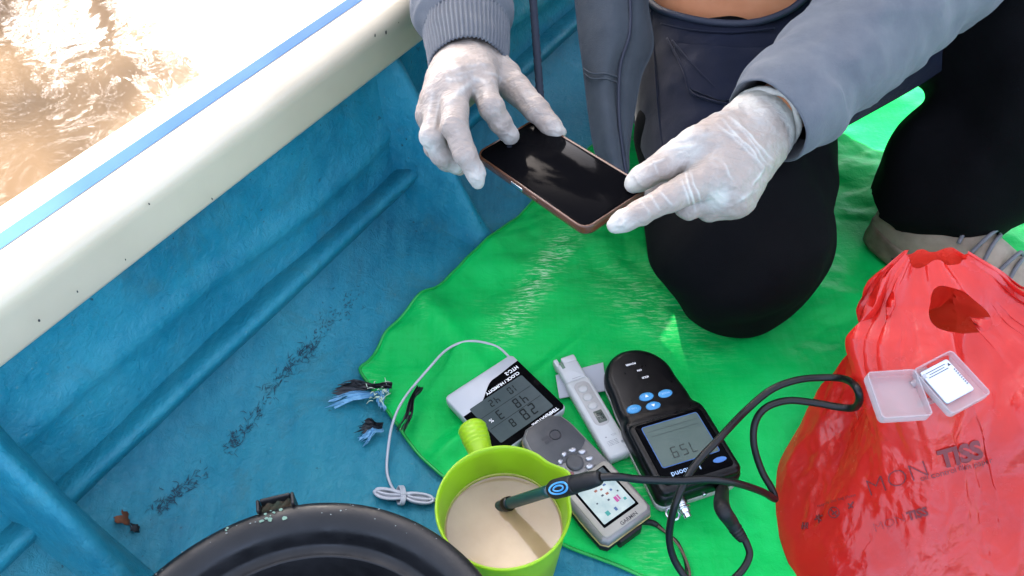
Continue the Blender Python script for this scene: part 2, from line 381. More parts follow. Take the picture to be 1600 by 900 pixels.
# a soft second fold half way up the side
fold = .008 * np.exp(-((ZZ - .155 - .012 * np.sin(UU * 9)) / .012) ** 2) * (VV > .4)
VV = VV + NN[:, 0] * (wob + fold); ZZ = ZZ + NN[:, 1] * (wob + fold)
inner = UU[:, None] * BU + VV[:, None] * BV + ZZ[:, None] * BZ
oz = np.tile(PROF, (len(U), 1)) - NN * .03
outer = UU[:, None] * BU + oz[:, :1] * BV + oz[:, 1:] * BZ
F = [f[::-1] for f in grid_faces(len(U), n)]; Fo = grid_faces(len(U), n)
mk('hull', *join((inner, F), (outer, Fo)), HULL, boat_t)
from mathutils.bvhtree import BVHTree
HB = BVHTree.FromPolygons([Vector(v) for v in inner], F)
def hull_hit(px, py): return np.array(HB.ray_cast(Vector(CP), Vector(sight(px, py)))[0])
# stringers and ribs: moulded ridges
def ridge(C0, S, H, w, base_drop=.006, k=13, uj=0.0, seed=1):
    """C0 base points, S sideways unit, H crest offsets"""
    q = np.linspace(-1, 1, k); prof = (1 - np.abs(q) ** 2.6) ** .75; V = []
    for c, s, h in zip(C0, S, H):
        hn = unit(h)
        for a, p in zip(q, prof): V.append(c + s * (a * w * (1 - .28 * p)) + h * p - hn * base_drop * (1 - p))
    V = np.array(V); V = V + (.0028 * fbm(V, 9, 4, seed))[:, None] * unit(np.mean(H, 0))
    return V, grid_faces(len(C0), k)
us = np.linspace(-1.2, 3.6, 240)
for vz, hh, ww in (((.584, .080), np.array([-.80, .60]), .0185), ((-1.11, .04), np.array([.45, .89]), .03)):
    C0 = boat(0, 0, 0) + us[:, None] * BU + vz[0] * BV + vz[1] * BZ; Hn = (hh[0] * BV + hh[1] * BZ) * .030
    tv = unit(BV * hh[1] - BZ * hh[0])
    mk('stringer', *ridge(C0, np.tile(tv, (len(us), 1)), np.tile(Hn, (len(us), 1)), ww, seed=4), HULL, boat_t)
hp = PROF[(PROF[:, 0] > .452)]; hp = hp[hp[:, 1] < .285]; hp = spline(hp, 60)
tt = np.linspace(0, 1, 60); cv = .449 + (.598 - .449) * tt ** .95; cz = .004 + .014 * np.sin(tt * math.pi) + .270 * tt ** 1.12
cr = np.c_[cv, cz]; cr[:, 0] += -.004 * np.sin(tt * math.pi)
for s_, sgn in ((1, 1), (-1, -1)):
    for Uc in (-.50, .088, .70, 1.30, 1.92, 2.5):
        if sgn < 0 and Uc < .5: continue
        C0 = []; H = []
        for (a, b), (c, d) in zip(hp, cr):
            if sgn < 0: a, c = -.588 - a, -.588 - c
            C0.append(boat(Uc, a, b)); H.append(boat(0, c - a, max(d - b, .004) if a * sgn < .5 else d - b))
        V, F = ridge(C0, np.tile(BU, (60, 1)), H, .026, .01, 21, seed=int(Uc * 10) + 20)
        mk('rib', V, F, HULL, boat_t)
# gunwale cap with its painted stripe
def gprof(sgn=1):
    P = [(.574, .266), (.571, .272), (.568, .300), (.5665, .316), (.569, .325), (.576, .3305), (.586, .3325), (.62, .334), (.646, .333), (.660, .329), (.668, .320), (.670, .300), (.668, .266), (.60, .262)]
    return spline(np.array(P + [P[0]]), 70)[:-1]
gp = gprof(); GT = gp[(gp[:, 1] > .325)]; GT = GT[np.argsort(GT[:, 0])]; us = np.linspace(-1.25, 3.6, 90)
for sgn in (1, -1):
    V = []
    for u in us:
        for a, b in gp: V.append(boat(u, a + (.012 * u if a > .64 else 0) if sgn > 0 else -.588 - a, b))
    F = grid_faces(len(us), len(gp), True); V = np.array(V); V[:, 2] += .0012 * np.repeat(np.sin(us * 3.1), len(gp))
    gw = mk('gunwale', V, F if sgn < 0 else [f[::-1] for f in F], WHITE_GEL, boat_t)
    if sgn > 0:
        V = []
        for u in us:
            for a in (.6065, .612, .618, .6235): V.append(boat(u, a + .010 * u, float(np.interp(a + .010 * u, GT[:, 0], GT[:, 1])) + .0007))
        V = np.array(V); V[:, 2] += .0012 * np.repeat(np.sin(us * 3.1), 4); mk('stripe', V, [f[::-1] for f in grid_faces(len(us), 4)], STRIPE, gw)
# specks on the gunwale's inner face
V, F = [], []
for px, py, s in ((195, 405, 2), (330, 310, 2.6), (232, 318, 2), (455, 240, 1.8), (540, 165, 2), (585, 55, 3.4), (602, 50, 3.6), (622, 35, 1.6), (120, 455, 2), (60, 500, 2.4), (270, 372, 1.6), (390, 280, 1.6), (500, 195, 1.7)):
    d = sight(px, py); t = ((.5655 - CP @ BV) / (d @ BV)); c = CP + d * t; o = len(V)
    for k in range(7):
        a = k / 7 * 6.283; r = s * .00055 * random.uniform(.6, 1.3); V.append(c + BU * r * math.cos(a) * .7 + BZ * r * math.sin(a) * 1.3 - BV * .001)
    F.append(tuple(range(o, o + 7)))
tag(mk('dirt_specks', V, F, DARKSTAIN, boat_t, smooth=False), kind='stuff')

# dried weed strands stuck to the floor
V, F = [], []
path = spline(np.array([(238, 803), (275, 775), (300, 752), (352, 705), (385, 668), (430, 600), (470, 560), (490, 540), (510, 500), (545, 478), (548, 470)], float), 200)
rng = np.random.default_rng(3)
for i in range(520):
    t = rng.choice([rng.uniform(0, .24), rng.uniform(.3, .68), rng.uniform(.3, .68), rng.uniform(.7, 1)]); c = path[int(t * 199)] + rng.normal(0, 1, 2) * np.array([5.5, 5.5]) * (1.7 if t > .72 else 1)
    L = rng.uniform(3, 17) * (.42 if t > .72 else 1); a = rng.normal(-.75, .7) if rng.random() < .75 else rng.uniform(0, 6.28); w = rng.uniform(.5, 1.15)
    pts = []; p = c.copy()
    for k in range(5):
        pts.append(hull_hit(*p)); p = p + np.array([math.cos(a), math.sin(a)]) * L / 5; a += rng.normal(0, .35)
    pts = np.array(pts); sd = np.cross(np.gradient(pts, axis=0), [0, 0, 1]); sd /= np.linalg.norm(sd, axis=1, keepdims=True) + 1e-9
    o = len(V); ws = w * .00040 * np.array([.4, 1, 1, .8, .2])
    for q, s, ww in zip(pts, sd, ws): q = q + [0, 0, .0012 + rng.uniform(0, .001)]; V += [q - s * ww, q + s * ww]
    F += [(o + 2 * k, o + 2 * k + 1, o + 2 * k + 3, o + 2 * k + 2) for k in range(4)]
tag(mk('dried_weed', V, F, WEED, None), 'black hair-like weed strands dried onto the blue floor in a diagonal line', 'weed', kind='stuff')
def leaf(name, px, py, L, W, ang, mat, label, curl=.006):
    c = hull_hit(px, py); V = []; 
    for i, t in enumerate(np.linspace(0, 1, 9)):
        w = W * (math.sin(math.pi * min(t * 1.02 + .02, 1)) ** .7) * (1 + .25 * math.sin(t * 17 + L * 900))
        for j in (-1, -.4, .4, 1):
            x, y = (t - .5) * L, j * w / 2; z = .002 + curl * (abs(j) ** 2) * .5 + curl * (t - .4) ** 2 * 2 + .0012 * math.sin(7 * t + 3 * j)
            V.append((c[0] + x * math.cos(ang) - y * math.sin(ang), c[1] + x * math.sin(ang) + y * math.cos(ang), c[2] + z))
    V = np.array(V); F = grid_faces(9, 4); V2 = V - [0, 0, .0006]
    return tag(mk(name, *join((V, F), (V2, [f[::-1] for f in F])), mat), label, 'leaf')
leaf('dead_leaf', 192, 811, .033, .013, R(-38), LEAF_BROWN, 'small curled brown dead leaf on the blue floor beside the rib')
leaf('dark_leaf_scrap', 214, 829, .016, .008, R(-35), LEAF_DARK, 'tiny black leaf scrap just below the brown dead leaf')

# ---------------------------------------------------------------- tarpaulin
def tarp_z(x, y):
    P = np.stack([x, y, np.zeros_like(x)], -1); v = P @ BV; u = P @ BU
    z = .0095 + .0022 * fbm(P, 7, 3, 5) + .0030 * np.maximum(ridged(P * [1, .55, 1], 5.5, 2, 8) - .75, 0)
    flat_ = 1 - .75 * np.exp(-(((u - .56) / .16) ** 4 + ((v - .19) / .20) ** 4))
    z = z + flat_ * (.0100 * crumple(P, 11, .06, .22, 21, .02) + .0030 * crumple(P, 9, .022, .06, 27, .006)) * sstep(.36, .5, u)
    e = sstep(.18, .46, v); z = z + e * (.005 + .004 * fbm(P, 9, 3, 12)) + e * .012 * np.exp(-((u - .50 - .4 * (v - .35)) / .022) ** 2)
    z = z + .010 * np.exp(-((v - .30 + .25 * (u - .42)) / .012) ** 2) * sstep(.75, .45, u) * sstep(.34, .39, u)
    return np.maximum(z, .0055) + np.where(v > .40, hz(v) * 1.0, 0)
us = np.r_[np.linspace(.352, 1.2, 300), np.linspace(1.21, 3.0, 110)]; vs = np.r_[np.linspace(-1.02, -.42, 70), np.linspace(-.415, .478, 310)]
Ug, Vg = np.meshgrid(us, vs, indexing='ij')
# wavy near edge, rounded corner
du = .010 * fbm(np.stack([Vg * 0 + 3, Vg, Vg * 0], -1), 6, 2, 31); k = sstep(.60, .352, Ug)
corner = .072 * np.clip((Vg - .27) / .205, 0, 1.2) ** 1.8
Uw = Ug + k * (du * .9 + corner)
Vw = Vg - sstep(.2, .478, Vg) * (.0025 * fbm(np.stack([Ug, Ug * 0 + 7, Ug * 0], -1), 5, 2, 33) + .004 + .085 * np.clip(Ug - .43, 0, .7) + .006 * np.exp(-((Ug - .36) / .04) ** 2))
X = Uw * BU[0] + Vw * BV[0]; Y = Uw * BU[1] + Vw * BV[1]
Z = tarp_z(X, Y); edge = np.minimum(sstep(.352, .362, Ug), sstep(.478, .470, Vg)); Z = Z - .003 * (1 - edge)
V = np.c_[X.ravel(), Y.ravel(), Z.ravel()]
px, py = proj(V)
sc = np.exp(-(((px - 832) + .62 * (py - 452)) / 24) ** 2) * sstep(330, 400, py) * sstep(555, 500, py) * .95
sc = np.maximum(sc, .5 * np.exp(-(((px - 1010) - .9 * (py - 470)) / 60) ** 2) * np.exp(-((py - 480) / 60) ** 2))
tarp_t = thing('tarpaulin', 'bright green woven plastic tarpaulin spread over the boat floor', 'tarpaulin', boat(.40, .30, 0))
F = grid_faces(len(us), len(vs)); Vb = V - [0, 0, .0016]
mk('sheet', *join((V, F), (Vb, [f[::-1] for f in F])), TARP, tarp_t, world=True, attr={'scuff': np.r_[sc, sc]})
TARP2 = M('green_hem', (.003, .31, .045), .4, c2=(.002, .24, .035), vs=40, bs=300, bd=.0006)
# hem bead along left and near edges
def tz(p): return float(tarp_z(np.array([p[0]]), np.array([p[1]]))[0])
i0 = np.arange(0, 300, 6); Ed = np.c_[X[i0, -1], Y[i0, -1], Z[i0, -1]][::-1]; En = np.c_[X[0, 60::8], Y[0, 60::8], Z[0, 60::8]][::-1]
Vh, Fh = tube(np.vstack([Ed, En]) + [0, 0, .0], .0020, 8, 400); mk('hem', Vh, Fh, TARP2, tarp_t, world=True)
BLACKSTRIP = M('black_plastic_strip', (0.0090, 0.0090, 0.0120), .45, bs=300, bd=.0008); BLUESTRIP = M('pale_blue_plastic_strip', (0.1200, 0.3150, 0.5100), .4, c2=(0.1650, 0.3750, 0.5550), vs=200, bs=400, bd=.0006)
def strip(p0, p1, w0, w1, mat, name, z0=.012, z1=.008, seed=0, n=14, m=13, fray=.22):
    """a flat plastic tape with a torn, split end"""
    rg = np.random.default_rng(seed); a = G(*p0, z0); b = G(*p1, z1); s = unit(np.cross(b - a, [0, 0, 1])); ln = 1 + rg.uniform(-fray, fray * .4, m); V = []
    for i, t in enumerate(np.linspace(0, 1, n)):
        w = (w0 + (w1 - w0) * t ** 1.3) * (1 - .35 * math.exp(-((t - .28) / .12) ** 2))
        for j in range(m):
            f = j / (m - 1) - .5; V.append(a + (b - a) * t * (1 + (ln[j] - 1) * t) + s * (f * w + .0015 * math.sin(9 * t + seed)) + np.array([0, 0, .0022 * math.sin(j * 1.3 + 4 * t + seed) * (1 - .3 * t) + .004 * math.sin(math.pi * t) + rg.normal(0, .0004)]))
    F = [f for f in grid_faces(n, m) if not ((f[0] // m) >= n - 6 and rg.random() < .12 and (f[0] % m) % 3 == 1) and not ((f[0] // m) >= n - 4 and (f[0] % m) % 3 == 1)]
    V = np.array(V); return mk(name, *join((V, F), (V - [0, 0, .0005], [q[::-1] for q in F])), mat, tarp_t, world=True, smooth=False)
strip((612, 604), (526, 606), .010, .017, BLACKSTRIP, 'black_tie', .026, .018, 1)
strip((608, 612), (510, 630), .008, .016, BLUESTRIP, 'blue_tie', .022, .010, 2)
strip((596, 612), (596, 640), .008, .009, BLUESTRIP, 'blue_tie', .027, .018, 8)
strip((598, 664), (556, 668), .008, .019, BLACKSTRIP, 'black_tie', .018, .009, 3, fray=.4)
strip((596, 666), (564, 690), .010, .017, BLUESTRIP, 'blue_tie', .014, .007, 4)
strip((655, 604), (627, 676), .007, .012, BLACKSTRIP, 'black_tie', .030, .025, 5, fray=.08)
# frayed light fibres at the torn corner hole
rg = np.random.default_rng(11); parts = []
FIB = M('pale_fibre', (.45, .55, .42), .7)
for k in range(26):
    c = np.array([592 + rg.normal(0, 9), 615 + rg.normal(0, 9)]); e = c + rg.normal(0, 8, 2); a = G(*c, .026); b = G(*e, .024); parts.append(tube(np.array([a, (a + b) / 2 + [0, 0, .003], b]), .0005, 5, 6))
tag(mk('frayed_threads', *join(*parts), FIB, tarp_t, world=True), kind='stuff')

# ---------------------------------------------------------------- the wooded bank across the water (seen as reflections)
BANK = M('bank_mud', (.16, .11, .06), .9, c2=(.07, .09, .03), vs=1.5, bs=6, bd=.08)
BARK = M('bark', (.09, .06, .04), .9, c2=(.05, .035, .025), vs=14, bs=40, bd=.01)
LEAFM = []
for nm, c, c2 in (('leaf_green', (.045, .085, .018), (.075, .12, .03)), ('leaf_olive', (.07, .085, .022), (.10, .105, .035))):
    m, nt, b, out = nodes(nm); nt.links.new(ramp(nt, noise(nt, coords(nt), 1.3, 3), [(.35, c), (.65, c2)]), b.inputs['Base Color']); b.inputs['Roughness'].default_value = .5
    LEAFM.append(m)
th = np.radians(np.linspace(-95, 40, 70)); rr = np.array([9.2, 9.8, 10.6, 12, 16, 30, 80]); V = []
for r in rr:
    for a in th:
        q = r + .9 * math.sin(a * 7) + .5 * math.sin(a * 17); z = WZ - .3 + 1.3 * sstep(9.0, 12.0, r) + .25 * math.sin(a * 11 + r); V.append((q * math.sin(a), q * math.cos(a), z))
tag_struct(mk('riverbank', V, [f[::-1] for f in grid_faces(len(rr), len(th))], BANK))
def tree(az, dist, hh, crown, nleaf, label, seed, mat):
    rg = np.random.default_rng(seed); bx, by = dist * math.sin(R(az)), dist * math.cos(R(az)); t = thing('tree', label, 'tree', (bx, by, .5), None, 'trees on the far bank')
    parts = []; top = np.array([0, 0, hh]) ; tr = np.array([(0, 0, -.2), (.1, .1, hh * .3), (-.15, 0, hh * .6), top]); parts.append(tube(tr, [.17, .13, .09, .03], 8, 24))
    tips = []
    for k in range(28 if seed in (4, 5) else 16):
        s = rg.uniform((.60) if seed == 5 else .3, .97); p = tr[0] + (top - tr[0]) * s; a = rg.uniform(0, 6.28); L = crown * rg.uniform(.6, 1.1) * (1.25 - .6 * s); q = p + [math.cos(a) * L, math.sin(a) * L, L * rg.uniform(.05, .6)]
        m = (p + q) / 2 + rg.normal(0, .12, 3); parts.append(tube(np.array([p, m, q]), [.045, .03, .012], 5, 8)); tips += [m + (q - m) * f for f in (.1, .4, .7, 1)]
        for j in range(3):
            q2 = m + (q - m) * rg.uniform(.2, 1) + rg.normal(0, .45, 3); parts.append(tube(np.array([m, (m + q2) / 2 + rg.normal(0, .06, 3), q2]), [.018, .014, .006], 4, 5)); tips += [q2, (m + q2) / 2]
    ex_c = None
    if seed == 4:                                        # added bough and leaf clump, placed to keep sun off hands and phone
        cl = np.array([.08, .60, .47]) + np.array(SUN_DIR) * 12.3 - np.array([bx, by, .5]); p = top * .62; parts.append(tube(np.array([p, (p + cl) / 2 + [0, 0, .3], cl]), [.05, .035, .012], 6, 12)); ex_c = cl + rg.normal(0, 1, (2200, 3)) * [.20, .20, .16]
    mk('trunk', *join(*parts), BARK, t)
    tips = np.array(tips); c = tips[rg.integers(0, len(tips), nleaf)] + rg.normal(0, .26, (nleaf, 3))
    if ex_c is not None: c = np.vstack([c, ex_c]); nleaf = len(c)
    d = rg.normal(0, 1, (nleaf, 3)); d[:, 2] -= .6; d /= np.linalg.norm(d, axis=1, keepdims=True)
    s = np.cross(d, rg.normal(0, 1, (nleaf, 3))); s /= np.linalg.norm(s, axis=1, keepdims=True); L = rg.uniform(.09, .17, (nleaf, 1)); W = L * .34
    V = np.stack([c - d * L / 2, c - s * W, c + d * L / 2, c + s * W], 1).reshape(-1, 3); F = np.arange(nleaf * 4).reshape(-1, 4)
    mk('crown', V, F, mat, t, smooth=False)
for az, dist, hh, cr_, nl, lab, sd_, mt in (
    (-60, 11.5, 9.0, 2.6, 6000, 'tall dark leafy tree on the far bank, farthest left of the row', 1, 0),
    (-42, 10.6, 8.2, 2.0, 6500, 'tall leafy tree on the far bank, mirrored at the left edge of the water', 2, 0),
    (-34.5, 11.4, 6.6, 1.5, 3800, 'thin-leaved tree on the far bank, mirrored in the middle of the water', 3, 1),
    (-29, 11.0, 9.4, 2.0, 6500, 'tall dense tree on the far bank standing just left of the sun', 4, 1),
    (-8, 10.4, 10.8, 2.0, 20000, 'tall narrow tree on the far bank straight ahead, left of the person', 5, 0),
    (6, 10.0, 10.6, 2.8, 12000, 'tall dense tree on the far bank behind the person', 6, 0),
    (22, 10.6, 8.8, 2.4, 8000, 'bushy tree on the far bank behind the right leg of the person', 7, 0),
    (38, 11.0, 8.0, 2.4, 6000, 'leafy tree on the far bank, farthest right of the row', 8, 0)):
    tree(az, dist, hh, cr_, nl, lab, sd_, LEAFM[mt])
# ---------------------------------------------------------------- person
def m_cloth(name, c, c2, fine=900, rough=.9, sheen=.3, folds=18):
    m, nt, b, out = nodes(name); v = coords(nt)
    nt.links.new(ramp(nt, noise(nt, v, 30, 6, .65), [(.3, c), (.7, c2)]), b.inputs['Base Color']); b.inputs['Roughness'].default_value = rough; b.inputs['Specular IOR Level'].default_value = .12
    b.inputs['Sheen Weight'].default_value = sheen; b.inputs['Sheen Roughness'].default_value = .5
    n1 = bump(nt, b, noise(nt, v, folds, 4, .5, .4), .35, .006); bump(nt, b, noise(nt, v, fine, 3, .7), .6, .0009, n1); return m
GREY = m_cloth('grey_fleece', (0.0744, 0.0818, 0.0930), (0.0992, 0.1066, 0.1153), 700, sheen=.1); PANEL = m_cloth('slate_fleece', (0.0384, 0.0464, 0.0544), (0.0512, 0.0600, 0.0688), 700, sheen=.05)
NAVY = m_cloth('navy_cotton', (.0028, .0046, .0125), (.0042, .0066, .0175), 1100, .8, .08); BLACK = m_cloth('black_cotton', (.0006, .0007, .0011), (.0011, .0012, .0018), 900, .9, .0, 9)
SHIRT = m_cloth('blue_shirt', (.022, .036, .07), (.03, .046, .085), 1000, .8, .1)
SKIN = M('skin', (.60, .24, .11), .45, c2=(.66, .28, .135), vs=30, bs=160, bd=.0006, sss=.15, sssr=(.012, .005, .002))
def m_glove():
    m, nt, b, out = nodes('latex_glove'); v = coords(nt)
    at = nt.nodes.new('ShaderNodeAttribute'); at.attribute_name = 'loose'
    nz = noise(nt, v, 70, 5, .65, .8); f = math_(nt, 'ADD', at.outputs['Fac'], math_(nt, 'MULTIPLY', math_(nt, 'SUBTRACT', nz, .5), 1.1))
    nt.links.new(ramp(nt, f, [(.0, (.255, .212, .178)), (.3, (.295, .265, .232)), (.62, (.355, .338, .298)), (1.0, (.43, .418, .36))]), b.inputs['Base Color'])
    b.inputs['Roughness'].default_value = .5; b.inputs['Specular IOR Level'].default_value = .3
    b.inputs['Subsurface Weight'].default_value = .22; b.inputs['Subsurface Radius'].default_value = (.006, .004, .003); b.inputs['Subsurface Scale'].default_value = 1.0
    w = nt.nodes.new('ShaderNodeTexNoise'); w.inputs['Scale'].default_value = 1.0; w.inputs['Detail'].default_value = 5; w.inputs['Distortion'].default_value = 1.0; nt.links.new(coords(nt, 'Object', (55, 150, 90), (.3, .5, .7)), w.inputs['Vector'])
    n1 = bump(nt, b, w.outputs['Fac'], .7, .0028); bump(nt, b, noise(nt, v, 260, 4, .6, 1.0), .45, .0010, n1); return m
GLOVE = m_glove()
person = thing('person', 'kneeling person in grey hoodie, black trousers and white latex gloves holding a phone', 'person', (.33, .85, 0))

# trousers
KN = np.array([.283, .715, .108]); HP = np.array([.30, 1.06, .23]); AN = np.array([.588, .835, .115]); KN2 = D(1705, 95, .93); HP2 = D(1395, -70, 1.10)
def trouser_core(P, e=0.0):
    a = sd_cap(P, KN, HP, .110 + e, .133 + e); a = smin(a, sd_cap(P, KN + [.0, .02, -.03], np.array([.30, 1.2, .065]), .075 + e, .06 + e), .03)
    b = sd_cap(P, AN, KN2, .096 + e, .098 + e); b = smin(b, sd_cap(P, KN2, HP2, .100 + e, .135 + e), .02)
    p = sd_cap(P, np.array([.28, 1.14, .22]), np.array([.46, 1.14, .24]), .15 + e, .15 + e)
    return smin(smin(a, p, .04), b, .012)
def trouser_fn(P):
    d = trouser_core(P); q = P.astype(float)
    return d - .004 * fbm(q * [1, 1, .7], 14, 3, 41) - .012 * crumple(q, 9, .05, .15, 44, .03)
V, F = sdf_mesh(trouser_fn, (.10, .55, -.02), (1.05, 1.38, .62), .007)
# open hem at the planted foot: drop the round cap below the hem plane
hem_n = unit(AN - KN2); hem_n[2] -= .25; hem_n = unit(hem_n); keep = ((V - (AN + hem_n * .070)) @ hem_n < 0) | (V[:, 0] < .44)
V, F = main_island(V, F[keep[F].all(1)])
V[:, 2] = np.maximum(V[:, 2], .006)
mk('trousers', relax(V, F, 3), F, BLACK, person, world=True)
V, F = tube(np.array([AN + [.0, 0, .06], AN + [.004, -.004, -.05], AN + [.016, -.022, -.088]]), [.06, .058, .060], 20, 20); mk('sock', V, F, BLACK, person, world=True)
# body under the clothes: one continuous figure
def body_fn(P):
    d = sd_cap(P, (.33, 1.06, .27), (.33, 1.06, .40), .165, .160); d = smin(d, sd_cap(P, (.33, 1.06, .40), (.32, 1.10, .64), .15, .155), .05)
    d = smin(d, sd_cap(P, (.14, 1.12, .72), (.50, 1.12, .72), .07, .07), .08); d = smin(d, sd_cap(P, (.32, 1.08, .76), (.31, 1.02, .90), .055, .052), .03)
    d = smin(d, sd_cap(P, (.31, .99, .95), (.31, .97, 1.03), .075, .09), .03)
    for a, b in ((((.12, 1.12, .71)), ((-.08, 1.06, .42))), (((.52, 1.12, .71)), tuple(D(1560, -110, .89)))): d = smin(d, sd_cap(P, a, b, .052, .042), .03)
    d = smin(d, sd_cap(P, (-.08, 1.06, .42), D(737, 90, .86), .040, .027), .02); d = smin(d, sd_cap(P, D(1560, -110, .89), D(1192, 193, .765), .040, .027), .02)
    return d
V, F = sdf_mesh(body_fn, (-.16, .60, .04), (.68, 1.32, 1.15), .009); mk('body', relax(V, F, 2), F, SKIN, person, world=True)
# blue shirt above the bare strip of belly
def shirt_fn(P):
    d = sd_cap(P, (.33, 1.055, .385), (.32, 1.10, .64), .176, .168); d = smin(d, sd_cap(P, (.16, 1.12, .71), (.48, 1.12, .71), .085, .085), .07)
    hemz = .332 + .030 * np.clip((P[..., 0] - .21) / .1, -.5, 1.5)
    return np.maximum(d - .004 * fbm(P.astype(float), 13, 2, 51), hemz - P[..., 2])
V, F = sdf_mesh(shirt_fn, (.02, .86, .28), (.62, 1.34, .84), .008); mk('shirt', relax(V, F, 2), F, SHIRT, person, world=True)
# hoodie body (back and shoulders, worn open) and sleeves
def hood_fn(P):
    d = sd_cap(P, (.33, 1.15, .36), (.32, 1.16, .66), .178, .185); d = smin(d, sd_cap(P, (.13, 1.14, .72), (.51, 1.14, .72), .098, .098), .06)
    for a, b in ((((.12, 1.13, .71)), ((-.08, 1.07, .425))), (((.52, 1.13, .71)), tuple(D(1565, -115, .90)))): d = smin(d, sd_cap(P, a, b, .075, .062), .04)
    cut = np.maximum(np.abs(P[..., 0] - .33) - .15, P[..., 1] - 1.13)
    d = np.maximum(d, -cut); return d - .005 * fbm(P.astype(float), 11, 2, 53)
V, F = sdf_mesh(hood_fn, (-.18, .80, .16), (.72, 1.40, .86), .010); mk('hoodie', relax(V, F, 2), F, GREY, person, world=True)
def sleeve(pts, rr, name, seed, inner=True, n=72, m=90, fold=1.0):
    def dp(t, th, V):
        return fold * (.0042 * fbm(V, 20, 3, seed) + .0050 * crumple(V, 7, .04, .11, seed + 9, .015) * sstep(.03, .2, t) + .0045 * np.maximum(ridged(V * [1.6, 1, 1], 13, 2, seed + 5) - .7, 0) * sstep(.05, .3, t))
    a = tube(np.array(pts), rr, n, m, cap=False, disp=dp)
    # turned hem: the first ring rolls inwards
    V = a[0].reshape(m, n, 3); c0 = V[0].mean(0); ax = unit(V[3].mean(0) - c0); L = []
    for k, (sh, dz) in enumerate(((.86, .030), (.90, .012), (.93, .002), (.965, -.0022))): L.append(c0 + (V[0] - c0) * sh + ax * dz)
    V = np.vstack([np.array(L), V]); return mk(name, V.reshape(-1, 3), grid_faces(len(V), n, True), GREY, person, world=True)
sleeve([D(1199, 190, .759), D(1220, 172, .766), D(1262, 136, .785), D(1330, 75, .815), D(1420, -8, .85), D(1560, -112, .90)], [.0450, .0478, .0520, .058, .063, .066], 'sleeve', 61)
sleeve([D(729, 46, .880), D(727, 32, .889), D(724, 5, .91), D(718, -60, .955), D(712, -150, 1.02), D(700, -235, 1.09)], [.046, .0515, .0535, .056, .060, .062], 'sleeve', 67, fold=.9)
def ribs(t, th, V): return .0011 * np.cos(th * 58) + .0016 * fbm(V, 26, 2, 71)
cf = tube(np.array([D(733, 107, .842), D(732, 88, .853), D(730, 62, .870), D(729, 40, .886)]), [.0405, .0425, .0455, .0465], 464, 30, cap=False, disp=ribs)
V = cf[0].reshape(30, 464, 3); c0 = V[0].mean(0); V = np.vstack([(c0 + (V[0] - c0) * .9 + unit(V[5].mean(0) - c0) * .012)[None], (c0 + (V[0] - c0) * .96)[None], V])
mk('ribbed_cuff', V.reshape(-1, 3), grid_faces(32, 464, True), GREY, person, world=True)
def sheet(rows, n, m, bulge=0.0, th=.004, wob=.003, seed=0):
    L = spline(np.array([D(*r[0]) for r in rows]), n); Rr = spline(np.array([D(*r[1]) for r in rows]), n); t = np.linspace(0, 1, m)
    V = L[:, None] + (Rr - L)[:, None] * t[None, :, None]; V = V - CF * (bulge * np.sin(t * math.pi))[None, :, None]; V = V.reshape(-1, 3)
    V = V - CF * (wob * fbm(V, 16, 3, seed))[:, None]; F = grid_faces(n, m); N = vnormals(V, F); s = -np.sign((N @ CF).mean()); W = V - N * s * th
    b = [i for i in range(m)] + [m * k + m - 1 for k in range(1, n)] + [m * (n - 1) + k for k in range(m - 2, -1, -1)] + [m * k for k in range(n - 2, 0, -1)]
    o = len(V); Fs = [(b[i], b[(i + 1) % len(b)], b[(i + 1) % len(b)] + o, b[i] + o) for i in range(len(b))]
    return np.vstack([V, W]), F + [tuple(i + o for i in f[::-1]) for f in F] + Fs
V, F = sheet([((893, -60, 1.0), (975, -60, .98)), ((898, 0, .99), (984, 0, .965)), ((904, 60, .975), (983, 55, .95)), ((912, 120, .96), (966, 110, .945)), ((919, 180, .95), (967, 180, .94)), ((928, 235, .945), (974, 245, .935)), ((940, 262, .945), (979, 275, .935))], 60, 20, .020, .006, .003, 81)
fp = mk('front_panel', V, F, PANEL, person, world=True)
V, F = sheet([((985, -60, .99), (1030, -60, 1.0)), ((985, 0, .965), (1014, 0, .985)), ((984, 55, .95), (1022, 70, .975)), ((968, 112, .946), (1003, 120, .965)), ((968, 180, .942), (990, 190, .96)), ((975, 245, .938), (984, 235, .95)), ((979, 275, .937), (984, 262, .95))], 50, 10, .006, .004, .002, 83)
mk('front_facing', V, F, PANEL, person, world=True)
for dy in (0, 8):                                        # double stitched seam across the panel
    pts = [D(911 + dy * .1, 108 + dy, .958), D(925, 116 + dy, .938), D(945, 116 + dy, .934), D(966, 122 + dy, .944)]
    mk('seam', *tube(np.array(pts) - CF * .0028, .0011, 6, 30), PANEL, fp, world=True)
pts = [D(984, -20, .966), D(984, 50, .948), D(969, 105, .942), D(967, 180, .936), D(974, 245, .931), D(979, 275, .931)]
DARKNAVY = M('dark_tape', (.010, .014, .028), .7)
mk('zip_tape', *tube(np.array(pts) - CF * .001, .0020, 8, 60), DARKNAVY, fp, world=True)
